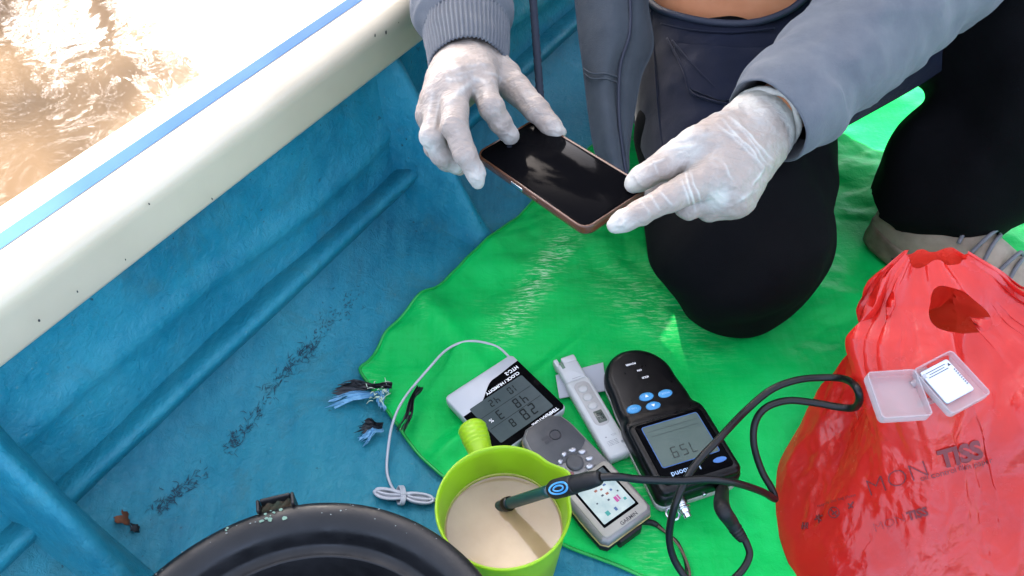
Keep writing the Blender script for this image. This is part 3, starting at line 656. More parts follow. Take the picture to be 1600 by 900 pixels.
# navy apron over the lap, draped on the legs
def lap(P):
    d = trouser_core(P, .004); d = smin(d, sd_cap(P, np.array([.30, .90, .19]), np.array([.60, 1.02, .30]), .10, .10), .05)
    return smin(d, sd_cap(P, (.33, 1.06, .26), (.33, 1.06, .36), .166, .162), .03)
def drape(px, py, fn, t0=.75, t1=1.35):
    px = np.asarray(px, float); S = CR * ((px - 800) / CAM_F)[..., None] + CU * ((450 - py) / CAM_F)[..., None] + CF
    t = np.full(px.shape, t0)
    for _ in range(60): t = np.minimum(t + fn((CP + S * t[..., None])) * .75, t1)
    return CP + S * t[..., None], S
def drape_sheet(top, bot, n, m, lift, th, wob, seed, fn):
    T = spline(np.array(top, float), m); B = spline(np.array(bot, float), m); s = np.linspace(0, 1, n)[:, None, None]; Q = T[None] * (1 - s) + B[None] * s
    V, S = drape(Q[..., 0], Q[..., 1], fn); V = V.reshape(-1, 3); F = grid_faces(n, m); V = relax(V, F, 12) - CF * lift - CF * (wob * fbm(V, 15, 3, seed))[:, None]
    W = V + CF * th; o = len(V); b = [i for i in range(m)] + [m * k + m - 1 for k in range(1, n)] + [m * (n - 1) + k for k in range(m - 2, -1, -1)] + [m * k for k in range(n - 2, 0, -1)]
    return np.vstack([V, W]), F + [tuple(i + o for i in f[::-1]) for f in F] + [(b[i], b[(i + 1) % len(b)], b[(i + 1) % len(b)] + o, b[i] + o) for i in range(len(b))]
top = [(992, -20), (1010, 5), (1035, 22), (1100, 38), (1170, 40), (1225, 22), (1260, -5), (1320, -40), (1480, -70)]
bot = [(985, 178), (1010, 262), (1060, 282), (1120, 278), (1190, 262), (1255, 238), (1345, 190), (1425, 145), (1474, 112)]
V, F = drape_sheet(top, bot, 70, 110, .010, .004, .006, 91, lap)
apron = mk('apron', V, F, NAVY, person, world=True)
V, F = drape_sheet([(1040, 66), (1090, 72), (1150, 76), (1215, 74)], [(1072, 146), (1095, 156), (1130, 166), (1180, 130)], 30, 40, .016, .004, .006, 95, lap)
mk('pocket', V, F, NAVY, apron, world=True)
for top_, r_ in (([(1010, 6), (1035, 23), (1100, 39), (1170, 41), (1225, 23), (1262, -6)], .0045), ([(1030, 42), (1075, 52), (1140, 56), (1205, 50)], .0012), ([(1038, 66), (1062, 112), (1074, 148), (1100, 160), (1132, 168)], .0014), ([(1015, 20), (1020, 100), (1028, 200), (1040, 270)], .0014), ([(1046, 70), (1080, 110), (1130, 160)], .0015)):
    q = spline(np.array(top_, float), 40); P, S = drape(q[:, 0], q[:, 1], lap); P = P - CF * (.0165 if r_ in (.0014, .0015) and top_[0][0] > 1030 else .0125)
    mk('waistband' if r_ == .0045 else 'seam', *tube(P, r_, 8, 60), DARKNAVY if r_ == .0045 else NAVY, apron, world=True)
mk('drawstring', *tube(np.array([D(829, -70, .98), D(833, 0, .95), D(838, 70, .93), D(844, 150, .915), D(846, 175, .912)]), [.0052, .0048, .0046, .0046, .0044], 10, 60, disp=lambda t, th, V: .0004 * np.sin(th * 2 + t * 160)), M('navy_cord', (.005, .011, .024), .8, bs=500, bd=.0006), person, world=True)

# gloves --------------------------------------------------------------
def glove(palm, fingers, name, ridges, cuff, seed, tips, kf=.0028, kp=.009):
    allp = np.array([p for ch in palm + fingers for p, r in ch]); lo = allp.min(0) - .03; hi = allp.max(0) + .03
    def fn(P):
        d = None
        for ch in palm: c = sd_chain(P, ch, .010); d = c if d is None else smin(d, c, .014)
        f = None
        for ch in fingers: c = sd_chain(P, ch, .0035); f = c if f is None else smin(f, c, kf)
        return smin(d, f, kp)
    V, F = sdf_mesh(fn, lo, hi, .0013); V = relax(V, F, 2); N = vnormals(V, F.tolist())
    px, py = proj(V); face = sstep(-.1, .35, -(N @ CF))
    h = .0004 * fbm(V, 150, 3, seed) + .0007 * fbm(V, 55, 2, seed + 3) + .0006 * crumple(V, 8, .008, .022, seed, .003)
    loose = np.zeros(len(V))
    for x0, y0, x1, y1, w, a in ridges:                  # stretched folds of the latex, proud of the surface
        d0 = np.array([x1 - x0, y1 - y0], float); L = np.hypot(*d0); t = np.clip(((px - x0) * d0[0] + (py - y0) * d0[1]) / L ** 2, 0, 1)
        wv = 2.2 * vnoise(np.c_[t * L / 22, t * 0 + x0, t * 0], 1.0, seed); e = np.hypot(px - x0 - t * d0[0] - wv * d0[1] / L, py - y0 - t * d0[1] + wv * d0[0] / L)
        g = np.exp(-(e / w) ** 2) * face * np.sin(math.pi * np.clip(t * .92 + .04, 0, 1)) ** .5; h = h + a * g * (.6 if seed == 101 else .85); loose = np.maximum(loose, min(abs(a) / .0012, 1) * g * (a > 0) * (.5 if seed == 101 else .8))
    for p, r in tips: loose = np.maximum(loose, np.exp(-(np.linalg.norm(V - p, axis=1) / r) ** 2))
    c, ax, r = cuff; dd = (V - c) @ ax; loose = np.maximum(loose, sstep(-.012, .0, dd) * .9)
    V = V + N * h[:, None]; keep = dd < .020; F = F[keep[F].all(1)]
    g = mk(name, V, F, GLOVE, person, world=True, attr={'loose': loose}); return g
def J(px, py, d, r): return (D(px, py, d), r)
# the hand at the left of the phone
W = (738, 84, .868)
palm = [[J(*W, .0285), J(745, 118, .800, .0185)], [J(732, 86, .866, .028), J(712, 128, .782, .0185)], [J(722, 92, .866, .026), J(688, 150, .784, .0175)], [J(712, 98, .866, .024), J(676, 178, .792, .0155)], [J(748, 92, .862, .024), J(782, 118, .842, .0195)],
        [J(712, 130, .80, .019), J(690, 170, .80, .017)], [J(745, 118, .815, .018), J(715, 135, .805, .018)]]
fing = [[J(752, 122, .795, 0.0135), J(767, 166, .771, 0.0121), J(782, 192, .780, 0.0103), J(795, 210, .791, 0.0088), J(798, 214, .794, 0.0079)],
        [J(712, 132, .780, 0.0142), J(710, 196, .748, 0.0128), J(727, 240, .744, 0.0110), J(744, 272, .750, 0.0090), J(747, 282, .753, 0.0074)],
        [J(688, 155, .782, 0.0133), J(676, 215, .762, 0.0119), J(690, 243, .772, 0.0103), J(712, 258, .784, 0.0086)],
        [J(677, 182, .792, 0.0121), J(680, 232, .790, 0.0106), J(697, 252, .800, 0.0094), J(718, 262, .812, 0.0079)],
        [J(782, 118, .842, 0.0166), J(806, 138, .826, 0.0151), J(838, 172, .808, 0.0126), J(862, 198, .802, 0.0101), J(872, 207, .800, 0.0079)]]
rid = [(700, 160, 745, 120, 5, .0014), (740, 118, 762, 132, 4, .0012), (690, 125, 735, 118, 5, .0007), (762, 165, 790, 158, 2.2, -.0007), (768, 172, 792, 166, 2, -.0006), (697, 188, 735, 186, 2.5, -.0007), (700, 196, 735, 194, 2, -.0006),
       (678, 140, 668, 200, 3, .0009), (688, 150, 678, 210, 2.5, .0008), (672, 165, 662, 215, 2.5, .0007), (715, 238, 742, 228, 2, -.0006), (785, 196, 800, 190, 2, -.0006), (700, 108, 760, 98, 3, .0007), (705, 116, 750, 108, 2.5, .0006), (820, 160, 850, 182, 3, .0006), (845, 175, 838, 190, 2.5, -.0008),
       (755, 110, 790, 128, 3, .0009), (740, 135, 748, 165, 3, .0007), (790, 206, 806, 218, 2.5, .0016), (738, 272, 756, 284, 3, .0016), (862, 202, 876, 206, 2.5, .0012), (665, 205, 690, 250, 2.5, .0008)]
tips = [(D(797, 214, .793), .012), (D(747, 280, .752), .014), (D(873, 208, .80), .010), (D(712, 260, .785), .012), (D(663, 225, .76), .012)]
ax = unit(D(*W) - D(712, 128, .782))
g1 = glove(palm, fing, 'glove', rid, (D(737, 86, .867), ax, .03), 101, tips)
# the hand at the right of the phone
W = (1188, 196, .766)
palm = [[J(*W, .0295), J(1112, 277, .722, 0.0191)], [J(1192, 205, .768, 0.0251), J(1128, 300, .728, 0.0186)], [J(1196, 216, .770, 0.0233), J(1150, 308, .735, 0.0177)], [J(1180, 186, .766, 0.0246), J(1128, 212, .742, 0.0191)],
        [J(1118, 225, .738, 0.0191), J(1108, 270, .726, 0.0186)], [J(1150, 250, .742, 0.0242), J(1135, 285, .730, 0.0205)]]
fing = [[J(1108, 278, .716, 0.0160), J(1044, 310, .696, 0.0126), J(1003, 331, .690, 0.0106), J(972, 346, .691, 0.0091), J(961, 352, .692, 0.0074)],
        [J(1130, 210, .738, 0.0191), J(1085, 228, .724, 0.0166), J(1038, 258, .714, 0.0132), J(1002, 279, .716, 0.0110), J(990, 286, .719, 0.0088)],
        [J(1105, 276, .738, 0.0130), J(1055, 262, .752, 0.0110), J(1028, 290, .764, 0.0100), J(1000, 312, .770, 0.0084)],
        [J(1124, 306, .728, 0.0140), J(1075, 322, .728, 0.0116), J(1070, 305, .756, 0.0102)],
        [J(1150, 314, .734, 0.0130), J(1108, 326, .735, 0.0112), J(1090, 312, .760, 0.0098)]]
rid = [(1140, 180, 1208, 250, 2.2, .0011), (1128, 186, 1196, 262, 2.2, .0011), (1150, 195, 1205, 262, 1.8, .0009), (1118, 192, 1180, 240, 2, .0008), (1135, 205, 1190, 262, 1.8, .0009), (1070, 268, 1086, 330, 2.2, .0013), (1078, 262, 1094, 325, 1.8, .0010), (1062, 280, 1080, 322, 1.8, .0009),
       (1040, 222, 1090, 212, 4, .0013), (1042, 234, 1092, 224, 5, .0016), (1050, 244, 1085, 232, 3, .0009), (1130, 256, 1145, 280, 2, .0009), (1060, 246, 1095, 248, 2.2, -.0009), (1010, 300, 1030, 330, 2, .0008), (1000, 312, 1015, 335, 1.8, .0007), (1030, 295, 1050, 322, 2, .0008),
       (1108, 300, 1128, 318, 4, .0013), (1115, 298, 1130, 312, 4, .0010), (1085, 180, 1150, 172, 2.2, .0007), (1010, 262, 1040, 250, 2, .0008), (1175, 290, 1192, 262, 2, .0010), (978, 340, 966, 356, 2.5, .0013), (1018, 250, 1028, 275, 2, .0007), (990, 275, 1004, 292, 2.5, .0012), (1150, 318, 1180, 298, 3, .0007), (960, 352, 978, 350, 2, .001)]
tips = [(D(962, 351, .69), .013), (D(990, 286, .717), .016), (D(1065, 235, .72), .018), (D(1120, 308, .71), .012), (D(1168, 175, .75), .02), (D(1052, 262, .74), .014)]
ax = unit(D(*W) - D(1125, 265, .728))
g2 = glove(palm, fing, 'glove', rid, (D(*W), ax, .03), 111, tips)
# rolled rims of the gloves
def rim(c, ax, r1, r2, up0, tr, parent, seed):
    a = unit(np.asarray(up0) - ax * (np.asarray(up0) @ ax)); b = np.cross(ax, a); t = np.linspace(0, 2 * math.pi, 90, endpoint=False)
    P = c + np.cos(t)[:, None] * a * r1 + np.sin(t)[:, None] * b * r2 + ax * (.002 * np.sin(t * 3 + seed) + .0012 * np.sin(t * 7))[:, None]; P = np.vstack([P, P[:2]])
    mk('rolled_rim', *tube(P, tr, 10, 200, cap=False, disp=lambda q, th, V: .0006 * fbm(V, 120, 2, seed)), GLOVE, parent, world=True, attr={'loose': np.ones(2000) * .95})
rim(D(*W) + ax * .011, ax, .0325, .0335, CU, .0030, g2, 5)

# shoe under the planted leg ---------------------------------------------------
hl = G(1352, 372); hd = unit(np.array([.66, -.75, 0])); RUB = M('dirty_midsole', (0.2380, 0.1890, 0.1330), .75, c2=(0.1120, 0.0840, 0.0560), vs=26, bs=120, bd=.0015); CANV = M('beige_mesh_upper', (0.2940, 0.2450, 0.1820), .85, c2=(0.2100, 0.1715, 0.1260), vs=40, bs=650, bd=.0012)
DARKRUB = M('dark_rubber', (.03, .028, .026), .7, c2=(.055, .045, .035), vs=40); LACE = M('grey_lace', (.12, .12, .13), .85, bs=700, bd=.001)
ang = math.atan2(hd[1], hd[0]); shoe = None
def shoe_pt(x, y, z):                                    # x along the foot from the heel, y to its left
    l = np.array([-hd[1], hd[0], 0]); return hl + hd * x + l * y + np.array([0, 0, z + .008])
def sole_half(x):
    L = .292; t = np.clip(x / L, 0, 1); return .046 * (np.sin(np.clip(t * 1.0, 0, 1) * math.pi) ** .28) * (1 - .20 * np.exp(-((t - .42) / .16) ** 2)) * np.where(t > .5, 1.10, 1.0)
xs = .292 * (1 - np.cos(np.linspace(.035, math.pi - .035, 44))) / 2
V = []
out = np.vstack([np.c_[xs, sole_half(xs)], np.c_[xs[::-1], -sole_half(xs[::-1])]])
prof = [(.006, 0.0), (0, .004), (-.001, .014), (.001, .024), (.0005, .032), (.004, .037)]
n = len(out); rows = []
for d, z in prof:
    q = inset(out[::-1], d)[::-1]; tz_ = z + .020 * sstep(.20, .292, q[:, 0]) * 1 + .006 * sstep(.06, 0, q[:, 0]) * (z > .02); rows.append(np.array([shoe_pt(x, y, zz) for (x, y), zz in zip(q, tz_)]))
V = np.vstack(rows); F = [f[::-1] for f in grid_faces(len(prof), n, True)]; F.append(tuple(range(n))); F.append(tuple((len(prof) - 1) * n + j for j in range(n))[::-1])
shoe = mk('shoe', V, F, RUB, person, world=True)
for s in (-1, 1):
    V, F = [], []
    for i, x in enumerate(np.linspace(.055, .125, 14)):
        h = .0055 * math.sin(math.pi * (i + .4) / 13.8) ** .4
        for dz, ex in ((-h, .0018), (-h * .6, .0006), (h * .6, .0006), (h, .0018)): V.append(shoe_pt(x, s * (float(sole_half(np.array([x]))[0]) + ex), .0175 + dz))
    mk('sole_window', V, grid_faces(14, 4), DARKRUB, shoe, world=True)
V = []; xs2 = np.linspace(.006, .286, 40); k = 22
for x in xs2:
    t = x / .292; w = float(sole_half(np.array([x]))[0]) * .93; top = np.interp(t, [0, .08, .2, .34, .5, .65, .8, .92, 1], [.095, .103, .098, .105, .095, .076, .062, .052, .030]); 
    for j in range(k):
        a = math.pi * j / (k - 1); cz = .030 + .02 * sstep(.20, .292, x); V.append(shoe_pt(x, w * math.cos(a) * (1 - .12 * math.sin(a)), cz + (top - .030) * math.sin(a) ** .62))
V = np.array(V); mk('upper', V, grid_faces(40, k), CANV, shoe, world=True)
for i in range(6):
    x = .118 + i * .018; z = np.interp(x / .292, [.34, .5, .65, .8], [.105, .095, .076, .062]); s = 1 if i % 2 else -1
    P = [shoe_pt(x, -.03, z - .016), shoe_pt(x + .004 * s, -.012, z + .003), shoe_pt(x + .006 * s, .012, z + .003), shoe_pt(x + .008 * s, .03, z - .016)]; mk('lace', *tube(np.array(P), .0026, 7, 24), LACE, shoe, world=True)
# ---------------------------------------------------------------- objects
BLACKGLOSS = M('black_glass', (.0025, .0025, .003), .08, spec=.008); BLACKPL = M('black_plastic', (0.0020, 0.0020, 0.0025), .33, spec=.25, c2=(0.0030, 0.0030, 0.0035), vs=60, rv=.06)
BLACKMATT = M('black_rubber', (0.0035, 0.0035, 0.0040), .55, spec=.3, c2=(0.0060, 0.0060, 0.0065), vs=90, bs=300, bd=.0004); CABLE = M('black_cable', (0.0030, 0.0030, 0.0035), .42, spec=.3, bs=200, bd=.0003)
WHITEPL = M('white_plastic', (0.4032, 0.4176, 0.4464), .35, c2=(0.3744, 0.3888, 0.4104), vs=30, bs=600, bd=.0002); WHITECORD = M('white_cord', (0.3960, 0.4104, 0.4464), .4)
LCDDARK = M('dark_lcd', (.040, .056, .058), .25, spec=.15, c2=(.048, .066, .067), vs=30); DIGIT = M('lcd_digit', (.006, .009, .010), .4, spec=.1); PRINTW = M('white_print', (.75, .76, .76), .5); PRINTK = M('dark_print', (.03, .03, .035), .5)
BRONZE = M('bronze_case', (.060, .024, .011), .25, spec=.4, c2=(.085, .034, .016), vs=25, coat=.1); SILVER = M('silver_metal', (.62, .66, .70), .25, metal=1); SILVERK = M('silver_key', (.42, .42, .44), .28, metal=.75, bs=400, bd=.0003)
def rotz(a): return Matrix.Rotation(a, 3, 'Z')
def placed(base, tip, z=0.0, lift=0.0):
    """rotation whose local +Y runs from base to tip on the floor"""
    d = np.asarray(tip) - np.asarray(base); return rotz(math.atan2(d[1], d[0]) - math.pi / 2)

# phone: pose solved from its four corners
Rm = Matrix(((.611, .779, -.140), (-.785, .619, .017), (.099, .100, .990)))
q = Rm.to_quaternion().to_matrix()
phone = thing('smartphone', 'black-screened smartphone in a bronze case held between the two gloves', 'smartphone', (.044, .599, .316), q)
o = rrect(.1645, .0785, .0115, 8)
V, F = prism(o, [(.0025, -.0045), (.0006, -.0035), (0, -.001), (0, .0045), (.0006, .0058), (.0016, .0061), (.0024, .0052)]); mk('case', V, F, BRONZE, phone)
V, F = prism(inset(o, .0021), [(0, .0045), (0, .0050), (.0008, .0055)]); scr = mk('screen', V, F, BLACKGLOSS, phone)
mk('camera_dot', *flat(ell(.0026, .0026, 20, -.0745 + .010, -.008), .00565), M('lens_dark', (.02, .025, .035), .05), scr)
mk('earpiece', *flat(rrect(.0016, .013, .0007, 3, -.0785, 0), .00565), BLACKPL, scr)
for x, w in ((-.014, .017), (.012, .008)):
    V, F = rbox(w, .0012, .0046, .0005, .0004, x, -.0394, -.0012); mk('side_button', V, F, SILVER if w > .01 else BRONZE, phone)
V, F = rbox(.0012, .009, .0026, .0005, .0004, .0824, .0, -.0006); mk('charging_port', V, F, BLACKPL, phone)

# thermometer-hygrometer clock, seen upside down
TL, TT = G(694, 626, .022), G(799, 558, .022); ex = unit(TL - TT); ey = unit(np.cross([0, 0, 1], ex)); w, h = .1015, .1015
c = TT + ex * w / 2 + ey * h / 2
th_rot = Matrix(np.c_[ex, ey, [0, 0, 1]].tolist()); thm = thing('thermometer_clock', 'white square digital thermometer clock with black display panel lying on the tarpaulin', 'thermometer', (c[0], c[1], .0105), th_rot)
o = rrect(w, h, .006, 5); V, F = prism(o, [(.004, 0), (.002, .002), (.0005, .008), (0, .016), (.0006, .0178), (.0016, .0186)]); mk('housing', V, F, WHITEPL, thm)
# black panel with S-shaped lower edge; local y up = towards TEMPERATURE edge
xs = np.linspace(-w / 2 + .0012, w / 2 - .0012, 40); yb = -h / 2 + np.interp(0, [0], [0]) + (.0135 + .020 * sstep(-.010, .030, xs) + .003 * sstep(-.05, -.01, xs))
pan = np.vstack([np.c_[xs, yb], [[w / 2 - .0012, h / 2 - .007]], rrect(w - .0024, h - .0024, .006, 6)[1:6], rrect(w - .0024, h - .0024, .006, 6)[8:13], [[-w / 2 + .0012, h / 2 - .007]]])
V, F = prism(pan, [(0, .0170), (0, .0192), (.0006, .0196)]); pnl = mk('display_panel', V, F, BLACKGLOSS, thm, angle=40)
lc = np.array([[-.040, -.022], [.030, -.017], [.040, -.013], [.041, .036], [-.041, .036]]); lc = rrect(.078, .058, .002, 3, .0, .0115)
lcd = mk('lcd', *flat(lc, .0199), LCDDARK, pnl)
dg = join(seg7('28', .015, -.012, .028, .0202, .0018), seg7('8', .011, .012, .028, .0202, .0014), seg7('48', .013, -.014, .0105, .0202, .0016), seg7('3', .013, .016, .0105, .0202, .0016), seg7('10', .010, -.018, -.008, .0202, .0013), seg7('42', .010, .010, -.008, .0202, .0013))
mk('digits', *dg, DIGIT, lcd)
for yy in (.0195, .0015):
    mk('divider', *flat(np.array([(-.037, yy - .0003), (.037, yy - .0003), (.037, yy + .0003), (-.037, yy + .0003)]), .0202), DIGIT, lcd)
mk('percent_mark', *tplace(tmesh('%', .007), .029, .0105, .0203), PRINTW, lcd)
for vf in (tplace(tmesh('TEMPERATURE', .0058, .00018), -.022, .0452, .0199), tplace(tmesh('CLOCK / HUMIDITY', .0056, .00015), -.014, -.0222, .0199, 0.0), tplace(tmesh('HTC-2', .0066, .00018), -.034, -.0300, .0199)): mk('lettering', *vf, PRINTW, pnl)
# sensor lead: over the tarpaulin to a tied coil beside the cup
P = [D(799, 560, pxd) if False else G(798, 560, .012)] + [G(x, y, z) for x, y, z in ((775, 541, .014), (735, 533, .020), (700, 545, .024), (668, 578, .026), (632, 622, .026), (614, 660, .022), (606, 705, .010), (605, 740, .004), (615, 765, .004), (628, 776, .005))]
parts = [tube(np.array(P), .0016, 8, 160)]
rg = np.random.default_rng(5)
for k in range(7):
    sx = rg.uniform(.8, 1.1); y0 = 757 + rg.uniform(-3, 3); t = np.linspace(0, 2 * math.pi, 30); tilt = rg.normal(0, .06)
    X = 629 + 46 * sx * np.cos(t) + 2; Yv = y0 + 16 + (9 + rg.uniform(-3, 3)) * np.sin(t) * np.abs(np.cos(t)) ** .5 + 7 * np.cos(t) * (.9 + tilt); X = np.where(np.cos(t) < 0, 629 + 46 * sx * np.cos(t) * .93, X)
    parts.append(tube(np.array([G(a, b, .005 + .0009 * k) for a, b in zip(X, Yv)]), .00155, 8, 90, cap=False))
for k in range(3):
    t = np.linspace(0, 6.28, 16); parts.append(tube(np.array([G(624 + 2.5 * k + 4 * np.cos(a), 774 + 14 * np.sin(a), .007 + .006 * np.cos(a)) for a in t]), .0013, 7, 40))
mk('sensor_lead', *join(*parts), WHITECORD, thm, world=True)

# handheld satellite navigator
A, B = G(984, 829, .030), G(839, 664, .030); GREYTOP = M('grey_gps_shell', (0.0360, 0.0382, 0.0418), .45, c2=(0.0461, 0.0482, 0.0518), vs=60, bs=900, bd=.0003); SILSH = M('silver_gps_shell', (0.2016, 0.1944, 0.1872), .38, metal=.25, c2=(0.1656, 0.1584, 0.1512), vs=50, bs=900, bd=.0002, rv=.08)
CREAM = M('cream_gps_bezel', (0.2880, 0.2700, 0.2304), .45, c2=(0.2376, 0.2196, 0.1836), vs=40); YELL = M('yellowed_band', (.50, .38, .14), .55, c2=(.25, .18, .06), vs=60)
cg = (A + B) / 2; L = .157; gps = thing('gps_receiver', 'grey and silver handheld GPS receiver with keypad above its colour screen', 'GPS receiver', (cg[0], cg[1], .0105), placed(A, B))
def gps_out(dx=0.0):
    hw = lambda y: np.interp(y, [-.0785, -.072, -.045, 0, .035, .055, .070, .0785], [.028, .0335, .0345, .0325, .0315, .031, .0275, .016]); ys = np.r_[np.linspace(-.0785, -.07, 6), np.linspace(-.06, .05, 12), np.linspace(.056, .0785, 10)]
    return np.vstack([np.c_[hw(ys), ys], np.c_[-hw(ys[::-1]), ys[::-1]]])
o = gps_out(); V, F = prism(o, [(.005, 0), (.0015, .003), (0, .009), (0, .0165)]); mk('back_shell', V, F, BLACKMATT, gps)
V, F = prism(o, [(-.0006, .0165), (-.0006, .0185)]); mk('side_band', V, F, YELL, gps)
V, F = prism(o, [(0, .0185), (.0, .0235), (.0012, .0262), (.004, .0282)]); sh = mk('front_shell', V, F, SILSH, gps)
top = o[(o[:, 1] > .030)]; q = inset(o, .0036)[o[:, 1] > .028]; cur = [(x, .0275 - .010 * (1 - (x / .028) ** 2)) for x in np.linspace(-.027, .027, 12)]
V, F = prism(np.vstack([q, cur]), [(0, .0270), (0, .0288), (.001, .0293)]); cap = mk('antenna_cover', V, F, GREYTOP, gps, angle=35)
gl = [tube(np.array([(.0045 + .0062 * math.cos(a), .0515 + .0062 * math.sin(a), .0297) for a in np.linspace(0, 6.28, 20)]), .0009, 6, 40, cap=False, ry=[.0004]), flat(ell(.0036, .0052, 16, .0045, .0515), .0297), flat(rrect(.0085, .0035, .001, 2, -.0075, .0545), .0297), flat(rrect(.0055, .0032, .001, 2, -.0085, .0492), .0298), flat(rrect(.0035, .0075, .001, 2, -.0035, .0510), .0299)]
mk('globe_mark', *join(*gl), PRINTK, cap, smooth=False)
def key(x, y, a, b, rot, mat, nm='key'):
    V, F = prism(ell(a, b, 20), [(0, .027), (0, .0300), (.0008, .0312), (.0019, .0318)]); c_, s_ = math.cos(rot), math.sin(rot); V = np.c_[V[:, 0] * c_ - V[:, 1] * s_ + x, V[:, 0] * s_ + V[:, 1] * c_ + y, V[:, 2]]; return mk(nm, V, F, mat, sh)
V, F = prism(ell(.0096, .0096, 28, 0, .0115), [(0, .027), (0, .0305), (.001, .0318), (.003, .0324), (.006, .0318)]); mk('rocker_pad', V, F, M('charcoal_pad', (.05, .05, .052), .55, bs=500, bd=.0003), sh)
for k, (an, rad) in enumerate(((62, .0155), (102, .0152), (140, .0158), (176, .0165), (214, .016), (-18, .0165), (22, .0158), (-52, .016))):
    key(rad * math.cos(R(an)), .0115 + rad * math.sin(R(an)), .0048 if k not in (1, 2) else .0036, .0030, R(an + 90) if k in (1,) else R(-20 if k in (0, 6, 5, 7) else 15), SILVERK if k != 4 else M('red_key', (.22, .10, .09), .35, metal=.3))
bez = rrect(.060, .070, .006, 4, 0, -.0395); V, F = prism(bez, [(0, .0275), (0, .0288), (.001, .0295)]); bz = mk('screen_bezel', V, F, CREAM, gps)
m, nt, b, out = nodes('gps_map_screen'); nt.links.new(ramp(nt, noise(nt, coords(nt), 55, 4), [(.35, (.30, .38, .36)), (.65, (.46, .52, .46))]), b.inputs['Base Color']); b.inputs['Roughness'].default_value = .12
V, F = prism(rrect(.047, .056, .0015, 3, 0, -.037), [(0, .0292), (0, .0298)]); mk('screen_surround', V, F, BLACKGLOSS, bz); scn = mk('map_screen', *flat(rrect(.042, .043, .001, 2, 0, -.0405), .0301), m, bz)
ic = {'dark': [], 'rust': [], 'blue': [], 'teal': [], 'pink': []}
for nm, x, y, a, b_ in (('rust', -.004, -.028, .0035, .0025), ('rust', .002, -.030, .003, .002), ('blue', .008, -.0275, .0035, .0022), ('dark', -.0015, -.036, .003, .002), ('rust', .004, -.037, .0035, .0025), ('blue', .010, -.036, .0025, .0025), ('dark', .0005, -.0435, .0025, .002), ('pink', .0075, -.0475, .0035, .0065), ('pink', .011, -.047, .0018, .006), ('teal', -.010, -.0545, .0045, .005), ('blue', .000, -.0555, .003, .004), ('teal', .0155, -.052, .003, .003), ('dark', -.012, -.040, .002, .0015), ('dark', .015, -.041, .0018, .0018)):
    ic[nm].append(flat(np.array([(x - a / 2, y - b_ / 2), (x + a / 2, y - b_ / 2), (x + a / 2, y + b_ / 2), (x - a / 2, y + b_ / 2)]), .0303))
for nm, col in (('dark', (.05, .06, .08)), ('rust', (.28, .10, .07)), ('blue', (.06, .11, .22)), ('teal', (.05, .26, .22)), ('pink', (.42, .07, .22))): mk('map_symbols', *join(*ic[nm]), M('screen_' + nm, col, .2), scn, smooth=False)
V, F = prism(rrect(.041, .0085, .001, 2, 0, -.0145), [(0, .0298), (0, .0300)]); mk('status_bar', V, F, M('gps_status', (.10, .12, .125), .15), bz)
for vf in (tplace(tmesh('GARMIN', .0058, .0001), .004, -.0712, .0297), tplace(tmesh('GPSmap 76CSx', .0042), .004, -.0030, .0287)): mk('brand_lettering', *vf, PRINTK, bz)
V, F = rbox(.030, .006, .014, .002, .001, 0, -.0795, .003); mk('rubber_cover', V, F, BLACKMATT, gps)
P = [G(1002, 815, .014), G(1022, 818, .010), G(1040, 832, .008), G(1060, 850, .009), G(1072, 885, .010), G(1066, 925, .009), G(1052, 960, .009)]
mk('lanyard', *tube(np.array(P), [.0042, .004, .0016, .0030, .0032, .003, .003], 10, 80, ry=[.003, .003, .0016, .0012, .0012, .0012, .0012]), BLACKMATT, gps, world=True)
P = [G(1028, 822, .012), G(1048, 838, .014), G(1066, 862, .014), G(1078, 900, .012), G(1070, 950, .010)]; mk('lanyard', *tube(np.array(P), .0014, 8, 60), M('brown_cord', (.09, .06, .04), .7, bs=500), gps, world=True)

# pen-shaped water tester
A, B = G(970, 716, .020), G(885, 570, .020); cgp = (A + B) / 2; L = float(np.linalg.norm(B - A)); pen = thing('water_tester', 'white pen-shaped water tester with grey button strip between the two black meters', 'water tester', (cgp[0], cgp[1], .0110), placed(A, B))
hy = L / 2; WP2 = M('tester_white', (0.4176, 0.4320, 0.4320), .36, c2=(0.3888, 0.3960, 0.3888), vs=40, bs=500, bd=.0002)
o = np.vstack([rrect(.0305, L * .80, .004, 4, 0, -L * .10)]); V, F = prism(o, [(.003, 0), (.0008, .002), (0, .007), (0, .0125), (.0012, .0152), (.0035, .0163)]); pb = mk('body', V, F, WP2, pen)
o = rrect(.0275, L * .215, .003, 4, 0, hy - L * .105); V, F = prism(o, [(.003, .001), (.0008, .003), (0, .007), (0, .012), (.0012, .0142), (.003, .0150)]); cp = mk('cap', V, F, WP2, pen)
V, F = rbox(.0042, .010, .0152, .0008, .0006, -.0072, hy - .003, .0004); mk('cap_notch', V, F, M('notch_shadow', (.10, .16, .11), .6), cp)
for s in (-1,): V, F = rbox(.0055, .012, .0125, .0012, .0008, -.0112, hy + .0035, .001); mk('clip_prong', V, F, WP2, cp)
V, F = rbox(.018, .010, .0130, .002, .0008, .0045, hy + .0035, .001); mk('cap_end', V, F, WP2, cp)
V, F = rbox(.0190, L * .46, .0008, .0075, .0003, .0005, .004, .0159, 8); fp = mk('button_strip', V, F, M('tester_grey', (0.3168, 0.3096, 0.2952), .4, c2=(0.2880, 0.2808, 0.2664), vs=60), pen)
for k in range(3):
    V, F = prism(ell(.0062, .0052, 20, -.0003, .0255 - k * .0128), [(0, .0165), (.0006, .0174), (.002, .0178)]); mk('button', V, F, M('tester_button', (.36, .36, .345), .38) if k == 0 else bpy.data.materials['tester_button'], fp)
V, F = rbox(.0105, .0165, .0006, .001, .0002, .0012, -.0165, .0166); mk('lcd', V, F, M('tester_lcd', (.060, .075, .062), .2), fp)
